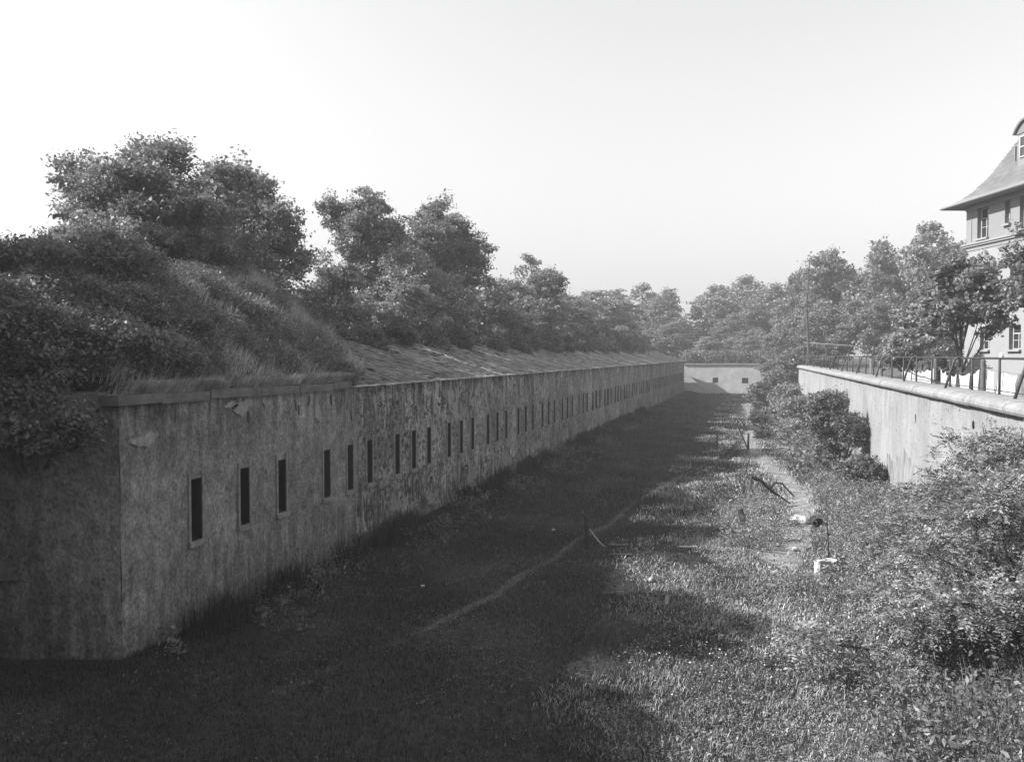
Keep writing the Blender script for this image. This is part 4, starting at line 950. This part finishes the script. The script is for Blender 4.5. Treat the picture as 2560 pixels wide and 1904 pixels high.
# tall weeds along the foot of the shaded wall
cy_ = rng.choice(np.concatenate([rng.uniform(15, 90, 60)]), 22000); y = cy_ + rng.normal(size=22000) * .5; x = -12.15 + np.abs(rng.normal(size=22000)) * .45
k_ = y > 14.2; x, y = x[k_], y[k_]; n = len(x)
blades('wall_foot_weeds', np.stack([x, y, fz(x, y) - .01], 1), rng.uniform(.25, 1.0, n) * (.5 + .5 * np.exp(-(x + 12.15))), (.015 + .0004 * (y - 14)) * rng.uniform(.6, 1.3, n), M['grass'], 'tall weeds along the foot of the shaded wall', 'weeds', bend=.35)
# long grass on the mound over the near section and on the bank behind
bzv = np.vectorize(bank_z)
x, y = scatter(85000, -21, -12.75, 13.6, 32.0)
ins = np.vectorize(inside)(x, y); z = bzv(x, y); k_ = (ins > .5) & ((y < 24.4) | (z > 5.55 + (-12.4 - x) * .36)); x, y, z = x[k_], y[k_], z[k_]; n = len(x)
blades('mound_grass', np.stack([x, y, z - .02], 1), rng.uniform(.16, .55, n) * (1 + 1.0 * np.clip(nzv(x, y, 1.1, 12) + .5 * nzv(x, y, 2.6, 13), -.7, 1.1)), rng.uniform(.007, .017, n), M['dry_lit_grass'], 'long drooping grass covering the mound above the near wall', 'grass', lean=(.55, .25), bend=1.0)
cl = rng.uniform(14, 23.6, 40); y = rng.choice(cl, 9000) + rng.normal(size=9000) * .22; x = WX + .05 - np.abs(rng.normal(size=9000)) * .3; k_ = (y > 13.8) & (y < 23.7); x, y = x[k_], y[k_]; n = len(x)
blades('cornice_grass', np.stack([x, y, np.full(n, 5.67)], 1), rng.uniform(.15, .5, n), rng.uniform(.007, .014, n), M['dry_lit_grass'], 'grass drooping over the edge of the near cornice', 'grass', lean=(.9, 0), bend=1.3)
x, y = scatter(26000, -30, -17.3, 31, 141); z = bzv(x, y); n = len(x)
blades('rampart_grass', np.stack([x, y, z - .02], 1), rng.uniform(.2, .7, n), rng.uniform(.03, .06, n), M['grass'], 'rough grass on the rampart behind the slate roof', 'grass', bend=.8)
x, y = scatter(15000, 7.4, 26, 22, 110); n = len(x)
blades('garden_grass', np.stack([x, y, np.full(n, 4.02)], 1), rng.uniform(.08, .3, n), rng.uniform(.02, .05, n), M['grass'], 'garden grass behind the sunlit wall', 'grass', bend=.8)
# leafy weeds on the sunny side
def weeds(name, n, xf, yf, hlo, hhi, leaf, mat, label, keep=None, zf=fz, per=16):
    x, y = xf(n), yf(n)
    if keep is not None: q_ = keep(x, y); x, y = x[q_], y[q_]
    n = len(x); h = rng.uniform(hlo, hhi, n); z = zf(x, y); i_ = np.repeat(np.arange(n), per); t = rng.random(len(i_)) ** .7
    ln = rng.normal(size=(n, 2)) * .22
    c = np.stack([x[i_] + ln[i_, 0] * h[i_] * t + rng.normal(size=len(i_)) * .06 * (1 + h[i_]), y[i_] + ln[i_, 1] * h[i_] * t + rng.normal(size=len(i_)) * .06 * (1 + h[i_]), z[i_] + h[i_] * t], 1)
    v = leaf_quads(c, leaf * rng.choice([.55, .8, 1.0, 1.7], len(c)) * rng.uniform(.7, 1.3, len(c)), .3, .42, .05)
    return tag(link(name, quads_mesh(name, v, M[mat])), label, 'weeds', kind='stuff')
mk = lambda x, y: (np.vectorize(inside)(x, y) > .6) & (nzv(x, y, .8, 81) + .06 * (20 - y) > -.12) & (y < 30)
weeds('mound_weeds', 15000, lambda n: rng.uniform(-18, -12.9, n), lambda n: rng.uniform(14.2, 27, n),   .15, .7, .075, 'leaf', 'leafy weeds among the long grass of the mound', mk, zf=bzv, per=14)
weeds('clover', 26000, lambda n: rng.uniform(-4.5, 5.4, n), lambda n: 11.5 + 28 * rng.random(n) ** 1.2, .03, .16, .045, 'leaf_pale', 'low clover and plantain leaves in the sunny grass', lambda x, y: off_track(x, y) & (nzv(x, y, .7, 83) + .25 * (x + 2) > -.1), per=7)  # paler leaf than in the shaded grass; the colour carries sunlight
weeds('shade_clover', 5000, lambda n: rng.uniform(-12.2, -2, n), lambda n: 10.5 + 28 * rng.random(n) ** 1.2, .03, .14, .045, 'leaf', 'low leaves scattered through the shaded grass', lambda x, y: nzv(x, y, .5, 84) > 0, per=6)
wk = lambda x, y: off_track(x, y) & (x < 5.5 - .0265 * (y - 24)) & (nzv(x, y, .5, 61) + .3 * (x - 2.9) + .05 * np.maximum(0, 22 - y) > -.05)
weeds('leafy_weeds', 9000, lambda n: rng.uniform(-.3, 5.6, n), lambda n: 12.5 + 34 * rng.random(n) ** 1.15, .15, .7, .075, 'leaf', 'knee-high leafy weeds along the sunny side of the ditch', wk, per=18)
weeds('pale_weeds', 4200, lambda n: rng.uniform(-1.2, 5.6, n), lambda n: 12 + 45 * rng.random(n), .15, .75, .07, 'leaf_pale', 'pale seeding weeds among the sunny grass', wk, per=16)  # pale leaves brighten the sunlit side through their colour
cx_ = np.array([-.5, -.1, .4, -.9, 1.0, 2.6, 3.0, 2.2, 3.6, 1.6, 3.9, 2.9, 3.4, 2.4, -.3]); cyy = np.array([29.5, 30.6, 31.6, 33.5, 24.0, 29.5, 33.0, 22.5, 36.5, 19.0, 31.0, 26.2, 40, 16.5, 35.5])
ci = rng.integers(0, 15, 1100)
weeds('tall_weeds', 1100, lambda n: cx_[ci] + rng.normal(size=n) * .45, lambda n: cyy[ci] + rng.normal(size=n) * .5, .35, 1.0, .065, 'leaf_pale', 'clumps of tall seeding weeds around the stump and dead weed', lambda x, y: x < 5.4 - .0265 * (y - 24), per=26)
weeds('far_weeds', 3000, lambda n: rng.uniform(-.5, 5.0, n), lambda n: rng.uniform(45, 125, n), .3, 1.1, .2, 'leaf', 'rank weeds along the foot of the sunlit wall in the distance', lambda x, y: off_track(x, y) & (x < 5.4 - .0265 * (y - 24)) & (nzv(x, y, .2, 62) + .25 * (x - 2.2) > -.1), per=16)
weeds('cornice_weeds', 1300, lambda n: WX - .15 - np.abs(rng.normal(size=n)) * .35, lambda n: rng.uniform(14.2, 23.6, n), .08, .35, .06, 'leaf', 'weeds rooted along the near cornice', None, zf=lambda x, y: np.full(len(x), 5.66), per=16)
weeds('end_wall_creepers', 2200, lambda n: rng.uniform(-13, 6, n), lambda n: 143.6 + np.abs(rng.normal(size=n)) * 1.2, .3, 2.6, .28, 'leaf', 'creepers along the top of the end wall', None, zf=lambda x, y: np.full(len(x), 4.9), per=14)
weeds('shade_weeds', 1500, lambda n: -12.1 + np.abs(rng.normal(size=n)) * 1.0, lambda n: rng.uniform(14.4, 75, n), .1, .6, .09, 'leaf', 'dark leafy weeds in the shade of the loopholed wall', lambda x, y: nzv(x, y, .35, 71) > -.05, per=16)
x, y = scatter(5200, .8, 5.4, 11.8, 24); k_ = nzv(x, y, .6, 95) + .2 * (x - 2.5) > 0; x, y = x[k_], y[k_]; n = len(x)
blades('weed_stalks', np.stack([x, y, fz(x, y) - .01], 1), rng.uniform(.4, 1.25, n), rng.uniform(.006, .010, n), M['leaf'], 'thin dry stalks standing among the foreground weeds', 'stalks', lean=(-.35, .1), bend=.5)
fx_, fy_ = rng.normal(-.9, 1.0, 170), rng.normal(18.6, 1.3, 170); n = 170
weeds_c = np.stack([fx_, fy_, fz(fx_, fy_) + rng.uniform(.1, .28, n)], 1)
tag(link('daisies', quads_mesh('daisies', leaf_quads(weeds_c, rng.uniform(.025, .05, n), 1.4, .95), M['petal'])), 'tiny white flowers dotted in the sunny grass', 'flowers', kind='stuff')

# ------------------------------------------------------------------ stakes, stumps and rubbish in the ditch
def zf1(x, y, dz=0.0): return floor_z(x, y) + dz
def stake(name, pieces, x, y, label, cat, group=None, mat='dark_wood'):
    """pieces: list of (part name, points relative to the foot, radii)"""
    e_ = empty(name, (x, y, zf1(x, y))); tag(e_, label, cat, group)
    for (pn, pts, rad, mt) in pieces: MB().tube(pts, rad, 7).build(pn, M[mt or mat], e_)
    return e_
GS = 'old fence stakes in the ditch'
stake('fence_post', [('post', [(0, 0, -.3), (.02, 0, .5), (-.02, .02, 1.12)], [.085, .075, .07], None)], -5.6, 27.5, 'short dark fence post beside the path in the shade', 'post', GS)
stake('prop', [('pole', [(.55, .35, -.05), (.3, .2, .22), (.02, .1, .62)], [.025, .024, .02], 'wood_pale')], -5.55, 27.6, 'pale stick leaning on the dark fence post', 'stick')
stake('fence_stake', [('stake', [(0, 0, -.2), (0, 0, 1.25)], [.065, .055], None), ('brace', [(-.75, -.5, 0), (-.05, 0, .72)], [.05, .04], None)], -2.9, 58.4, 'leftmost braced stake standing in the sunny grass', 'stake', GS)
stake('fence_stake', [('stake', [(.45, 0, -.2), (.12, 0, .7), (-.25, 0, 1.55)], [.06, .055, .045], None), ('brace', [(-.4, -.1, -.05), (.12, 0, .78)], [.05, .04], None)], -1.35, 60.6, 'crossed pair of stakes in the middle of the ditch', 'stake', GS)
stake('fence_stake', [('stake', [(0, 0, -.2), (.03, 0, 1.15)], [.085, .07], None)], -.9, 59.6, 'single upright stake right of the crossed pair', 'stake', GS)
stake('fence_stake', [('stake', [(-.12, 0, -.1), (0, 0, .5), (.16, 0, .95)], [.035, .035, .025], None)], -.75, 46.5, 'thin curved stake standing alone nearer than the crossed pair', 'stake', GS)
stake('fence_stake', [('stake', [(0, 0, -.1), (.05, 0, .45)], [.04, .04], None)], -3.0, 54.4, 'short stub of a stake in the grass before the leftmost braced stake', 'stake', GS)
stake('broken_post', [('post', [(0, 0, -.2), (.02, 0, .6), (.08, 0, 1.28)], [.075, .07, .05], 'wood'), ('fallen_limb', [(.08, 0, 1.3), (.5, .15, 1.12), (.95, .4, .66), (1.7, .7, .12)], [.07, .075, .06, .03], None),
        ('side_branch', [(.85, .35, .78), (1.05, .5, 1.02), (1.35, .6, .98), (1.85, .8, .42)], [.05, .045, .04, .03], None)], -.5, 37.2, 'broken dead post with its limb bent over to the ground', 'dead tree')
stake('stump', [('trunk', [(.1, 0, -.2), (0, 0, .35), (-.18, .05, .95)], [.15, .13, .10], None), ('branch', [(.05, 0, .2), (.25, -.1, .42), (.33, -.1, .28)], [.11, .10, .06], None),
        ('stick', [(-.6, -.25, .1), (-.3, -.05, .7)], [.022, .018], 'wood_pale')], -.55, 31.1, 'dark gnarled stump among weeds in mid ditch', 'stump')
e_ = empty('brush_pile', (.45, 33.3, zf1(.45, 33.3))); tag(e_, 'dark heap of brushwood beside the pale sack', 'brushwood')
m = MB()
for i in range(46):
    a_ = rnd.uniform(0, 6.28); l = rnd.uniform(.3, .9); c_ = Vector((rnd.gauss(0, .4), rnd.gauss(0, .25), rnd.uniform(.05, .4)))
    d_ = Vector((math.cos(a_) * l / 2, math.sin(a_) * l / 2, rnd.uniform(-.12, .12))); m.tube([c_ - d_, c_ + Vector((0, 0, rnd.uniform(-.05, .05))), c_ + d_], [.014, .022, .012], 4)
m.build('sticks', M['dark_wood'], e_)
link('dead_leaves', quads_mesh('dead_leaves', leaf_quads(np.stack([rng.normal(0, .4, 700), rng.normal(0, .25, 700), np.abs(rng.normal(.15, .14, 700))], 1), rng.uniform(.05, .11, 700)), M['cloth_dark']), e_)
# pale sack, lying
m = MB(); n1, n2 = 14, 12
m.grid(lambda u, v: (1.4 + (u - .5) * .7, 33.5 - (u - .5) * .25 + (.17 + .05 * math.sin(u * 9)) * math.sin(math.pi * min(1, max(.0, u * .96 + .02))) ** .5 * math.cos(v) * 1.1,
                     zf1(1.4, 33.5) + .17 + (.20 + .03 * math.sin(u * 13 + v * 2)) * math.sin(math.pi * min(1, max(0, u * .96 + .02))) ** .5 * math.sin(v)), list(np.linspace(0, 1, n1)), list(np.linspace(0, 2 * math.pi, n2)))
tag(m.build('sack', M['white'], smooth=True), 'pale bulging sack lying on the ditch floor beside the brush heap', 'sack')
# worn-out tub lying on its side
e_ = empty('old_bucket', (1.95, 33.0, zf1(1.95, 33.0) + .17)); tag(e_, 'dark round tub lying on its side right of the pale sack', 'bucket')
e_.rotation_euler = (R(8), 0, R(20)); e_.scale = (.78, .78, .78)
m = MB(); ring_ = 16
for i, (yy_, rr) in enumerate([(.28, .20), (0, .235), (-.24, .26), (-.25, .225), (-.2, .215), (.25, .17)]):
    for j in range(ring_): m.v.append((rr * math.cos(6.2832 * j / ring_), yy_, rr * math.sin(6.2832 * j / ring_)))
for i in range(5):
    for j in range(ring_): m.f.append((i * ring_ + j, i * ring_ + (j + 1) % ring_, (i + 1) * ring_ + (j + 1) % ring_, (i + 1) * ring_ + j))
m.f.append(tuple(reversed(range(ring_)))); m.f.append(tuple(5 * ring_ + j for j in range(ring_)))
m.build('tub', M['rubber'], e_, True)
t_ = MB().tube([(.26 * math.cos(a_), -.25, .26 * math.sin(a_)) for a_ in np.linspace(0, 6.2832, 17)], .022, 6, cap=False); t_.build('rim', M['wood'], e_, True)
# tall dead weed with a spike and whorls of leaves
e_ = empty('dead_weed', (1.95, 26.8, zf1(1.95, 26.8))); tag(e_, 'tall dark spiky weed standing behind the white box', 'weed')
MB().tube([(0, 0, -.1), (.01, 0, .6), (-.03, 0, 1.1), (-.05, 0, 1.75)], [.022, .022, .025, .008], 6).build('stem', M['dark_wood'], e_)
MB().tube([(-.035, .02, 1.05), (-.075, .02, 1.45)], [.012, .006], 5).build('side_spike', M['dark_wood'], e_)
for k_ in range(18):
    a_ = k_ * 2.4; z_ = .22 + k_ * .045; ln = .24 * (1 - k_ / 26)
    m = MB(); ca, sa = math.cos(a_), math.sin(a_); w_ = .035
    m.poly([(0, 0, z_), (ca * ln * .5 - sa * w_, sa * ln * .5 + ca * w_, z_ + .07), (ca * ln, sa * ln, z_ + .05), (ca * ln * .5 + sa * w_, sa * ln * .5 - ca * w_, z_ + .07)])
    m.build('leaf', M['dark_wood'], e_)
# white box with a rag on it
bx_, by_ = 1.72, 25.7; e_ = empty('white_box', (bx_, by_, zf1(bx_, by_)), R(28)); tag(e_, 'battered white box standing open in the weeds', 'box'); e_.scale = (.82, .82, .85)
b_ = MB(); 
b_.box((0, -.18, .27), (.42, .015, .56), Matrix.Rotation(.08, 3, 'X')).box((0, .18, .25), (.42, .015, .5)).box((-.21, 0, .26), (.015, .36, .52)).box((.21, 0, .24), (.015, .36, .48)).box((0, 0, .03), (.42, .36, .02))
b_.build('body', M['white'], e_)
fl = MB().grid(lambda u, v: (-.3 + u * .75, -.2 + v * .3, .53 + .05 * math.sin(u * 7 + v * 3) + .12 * math.exp(-((u - .5) ** 2 + (v - .5) ** 2) * 12)), list(np.linspace(0, 1, 10)), list(np.linspace(0, 1, 6)))
tag(fl.build('rag', M['linen'], smooth=True), 'crumpled white rag on top of the white box', 'cloth')
rg = bpy.data.objects['rag']; rg.location = (bx_, by_, zf1(bx_, by_)); rg.rotation_euler = (0, 0, R(28)); rg.scale = (.82, .82, .85)
# boards and small rubbish
def board(x, y, ln, w, rz, mat, label, tilt=0.0, dz=.06):
    o = MB().box((0, 0, 0), (ln, w, .03)).build('board', M[mat]); o.location = (x, y, zf1(x, y) + dz); o.rotation_euler = (tilt, rnd.uniform(-.05, .05), rz); tag(o, label, 'board'); return o
board(-2.3, 28.2, .62, .09, .35, 'wood_pale', 'pale short board lying in the shaded grass', dz=.13)
board(-4.6, 28.0, .6, .22, .1, 'wood', 'dark wide board lying right of the dark fence post', dz=.1)
board(-4.35, 26.9, .7, .1, .2, 'wood', 'narrow dark board in the grass near the fence post', dz=.06)
board(.9, 30.9, .9, .07, -.4, 'wood_pale', 'pale lath lying in the sunny rubbish', dz=.1)
board(.35, 28.9, 1.0, .08, -.25, 'wood', 'dark lath lying below the gnarled stump', dz=.12)
board(.2, 45.8, .55, .1, .4, 'wood_pale', 'short pale piece of wood beside the thin curved stake', dz=.12)
def lump(x, y, s, label, seed, mat='white', flat=.6, cat='stone'):
    r = random.Random(seed); m = MB(); n1, n2 = 7, 10
    m.v.append((0, 0, s * flat))
    for i in range(1, n1):
        for j in range(n2):
            t, p = math.pi * i / n1, 2 * math.pi * j / n2; k_ = r.uniform(.8, 1.2)
            m.v.append((s * math.sin(t) * math.cos(p) * k_, s * math.sin(t) * math.sin(p) * k_, s * flat * math.cos(t) * k_))
    m.v.append((0, 0, -s * flat)); L_ = len(m.v) - 1
    for j in range(n2): m.f.append((0, 1 + j, 1 + (j + 1) % n2)); m.f.append((L_, L_ - n2 + (j + 1) % n2, L_ - n2 + j))
    for i in range(n1 - 2):
        for j in range(n2): m.f.append((1 + i * n2 + j, 1 + (i + 1) * n2 + j, 1 + (i + 1) * n2 + (j + 1) % n2, 1 + i * n2 + (j + 1) % n2))
    o = m.build('white_stone' if mat == 'white' else 'stone', M[mat], smooth=True); o.location = (x, y, zf1(x, y) + s * flat * .8 + .03); tag(o, label, cat); return o
lump(-3.0, 24.0, .075, 'round white stone in the shaded grass left of the sunny patch', 1, flat=.9)
lump(-11.5, 34.4, .16, 'white stone at the foot of the shaded rubble wall', 2)
lump(-7.3, 29.8, .07, 'small white stone on the shaded floor near the path', 3)
lump(1.1, 29.4, .12, 'white lump of rubbish left of the tall dead weed', 4)
lump(.55, 29.9, .09, 'small pale stone among the sunny rubbish', 5)
lump(-9.0, 21.5, .06, 'tiny white pebble in deep shade near the plastered wall', 6)
lump(2.9, 28.4, .08, 'white pebble right of the tall dead weed', 7)
lump(.2, 18.1, .13, 'dark clod on the sunny grass in the foreground', 8, 'rubber')
m = MB(); m.grid(lambda u, v: ((v - .5) * .12 * math.sin(math.pi * (u * .9 + .05)), u * .06, .02 + u * .3 + .05 * math.sin(v * 3)), list(np.linspace(0, 1, 7)), list(np.linspace(0, 1, 4)))
o = m.build('shard', M['white'], smooth=True); o.location = (-2.35, 21.9, zf1(-2.35, 21.9)); o.rotation_euler = (0, .2, .4); tag(o, 'white crockery shard standing in the shaded grass', 'shard')

# ------------------------------------------------------------------ clothes line and garden things behind the railing
def line_pt(y): return Vector((9.25 - .138 * (y - 30), y))
for (y, h, lb, bar) in ((36.9, 6.33, 'thick clothes-line post with a crossbar, nearer of the two', True), (42.2, 6.34, 'thick clothes-line post farther along, left of the crossbar post', False), (30.0, 6.3, 'clothes-line post at the right edge of the photograph', True)):
    p = line_pt(y); e_ = empty('clothes_post', (p.x, p.y, 4.0)); tag(e_, lb, 'post', 'clothes-line posts')
    MB().tube([(0, 0, -.1), (.01, 0, 1.2), (0, .01, h - 4.08), (0, .01, h - 4.0)], [.10, .095, .088, .06], 10).build('post', M['wood'], e_, True)
    if bar: MB().tube([(-.36, -.05, 1.98), (.36, .05, 1.98)], .024, 6).build('crossbar', M['wood'], e_)
def line_z(y):
    y0, y1 = (30, 36.9) if y < 36.9 else ((36.9, 42.2) if y < 42.2 else (42.2, 48))
    t = (y - y0) / (y1 - y0); return 5.99 - .28 * 4 * t * (1 - t) * (.6 if y < 36.9 else 1)
m = MB().tube([(line_pt(y).x, y, line_z(y) + .012) for y in np.arange(30, 48.01, .3)], .007, 5)
tag(m.build('clothes_line', M['wire']), 'thin sagging line carrying the laundry', 'line')
wash = [(30.3, 31.6, 1.25, 'linen', 'white sheet hanging at the right end of the line'), (31.75, 32.9, 1.3, 'linen', 'white sheet left of the rightmost sheet'), (33.05, 33.75, .95, 'cloth_dark', 'dark jacket hanging among the white washing'),
        (33.9, 34.8, 1.2, 'linen', 'white shirt-like cloth left of the dark jacket'), (34.9, 35.6, 1.05, 'linen', 'narrow white towel near the crossbar post'), (35.7, 36.6, 1.2, 'linen', 'white cloth just right of the crossbar post'),
        (37.2, 38.2, 1.2, 'linen', 'white cloth just left of the crossbar post'), (38.3, 39.3, 1.15, 'linen', 'white cloth second left of the crossbar post'), (39.5, 41.7, 1.25, 'linen', 'wide white sheet between the two clothes posts'),
        (42.6, 43.9, 1.1, 'linen', 'white cloth just left of the farther clothes post'), (44.0, 45.4, 1.1, 'linen', 'white sheet with a scalloped top at the left of the line'), (45.5, 47.2, 1.15, 'linen', 'leftmost white sheet on the line')]
for i, (y0, y1, hgt, mt, lb) in enumerate(wash):
    hgt *= rnd.uniform(.9, 1.15); ph = rnd.uniform(0, 6); npin = max(1, round((y1 - y0) / .75)); sag = rnd.uniform(.06, .17); fa = rnd.uniform(.03, .07); rag = rnd.uniform(.0, .12)
    e_ = empty('laundry', (line_pt((y0 + y1) / 2).x, (y0 + y1) / 2, 5.9)); tag(e_, lb, 'laundry', 'laundry on the line')
    def cp(u, v):
        y = y0 + (y1 - y0) * u; top_ = line_z(y) - sag * abs(math.sin(math.pi * u * npin))
        fold = fa * math.sin(u * 11 * (y1 - y0) + ph) * (.35 + v) + .05 * math.sin(u * 3 + v * 2 + ph)
        return (line_pt(y).x + fold - e_.location.x, y + .03 * math.sin(v * 4 + ph) - e_.location.y, top_ - v * (hgt + rag * math.sin(u * 5 + ph)) - e_.location.z)
    MB().grid(cp, list(np.linspace(0, 1, 22)), list(np.linspace(0, 1, 9))).build('cloth', M[mt if i not in (4, 7) else 'linen'], e_, True)
    if mt == 'cloth_dark':
        for s_ in (0, 1):
            yy_ = y0 if s_ == 0 else y1
            MB().tube([(0, yy_ - e_.location.y, -.12), (-.05, yy_ - e_.location.y + (-.16 if s_ == 0 else .1), -.45), (-.03, yy_ - e_.location.y + (-.30 if s_ == 0 else .16), -.8)], [.09, .085, .07], 8).build('sleeve', M['cloth_dark'], e_, True)
shrub_at(501, 8.6, 47.5, 6.35, 1.1, 'dark rounded bush behind the left half of the laundry', None, leaf=.12, clumps=170, clump_r=.25, lobes=6, base=4.0)
# small white frame standing in the garden
e_ = empty('trellis_frame', (7.7, 65.0, 4.0)); tag(e_, 'small white wooden frame behind the railing left of the laundry', 'frame')
for dx in (-.3, .3): MB().box((dx, 0, 1.1), (.06, .06, 2.2)).build('upright', M['white'], e_)
MB().box((0, 0, 2.17), (.72, .07, .1)).build('crosspiece', M['white'], e_)
# netting fence on the terrace
A0, A1 = Vector((4.9, 111.0, 8.05)), Vector((23.9, 116.6, 6.75))
nf = empty('netting_fence', (A0.x, A0.y, 4.2)); tag(nf, 'tall dark netting fence with a pale top rail behind the railing', 'fence')
NI = Matrix.Translation((-A0.x, -A0.y, -4.2))
def npart(mb, nm_, mt):
    o = mb.build(nm_, M[mt]); o.parent = nf; o.matrix_parent_inverse = NI
npart(MB().tube([A0, A0.lerp(A1, .5) + Vector((0, 0, -.04)), A1], .07, 6), 'top_rail', 'wood_pale')
for i in range(8):
    p = A0.lerp(A1, i / 7); npart(MB().tube([(p.x, p.y, 4.0), (p.x, p.y, p.z)], .06, 6), 'post', 'wood')
m = MB()
for i in range(90):
    p = A0.lerp(A1, i / 89); m.tube([(p.x, p.y, 4.2), (p.x, p.y, p.z)], .016, 3, cap=False)
for j in range(9):
    t = (j + .5) / 9; m.tube([(A0.x, A0.y, 4.3 + (A0.z - 4.3) * t), (A1.x, A1.y, 4.3 + (A1.z - 4.3) * t)], .016, 3, cap=False)
npart(m, 'netting', 'iron')

# ------------------------------------------------------------------ haze: the morning air between here and the far trees
hz = bpy.data.materials.new('haze_air'); hz.use_nodes = True
hn = hz.node_tree.nodes; hn.clear()
ho = hn.new('ShaderNodeOutputMaterial'); hv = hn.new('ShaderNodeVolumePrincipled')
hv.inputs['Color'].default_value = (.95, .95, .95, 1); hv.inputs['Density'].default_value = .0010; hv.inputs['Anisotropy'].default_value = .2
hz.node_tree.links.new(hv.outputs[0], ho.inputs['Volume'])
o = MB().box((0, 0, 13), (1900, 1900, 32)).build('haze', hz)
tag(o, 'pale morning haze filling the air over the ditch', 'haze', kind='stuff')
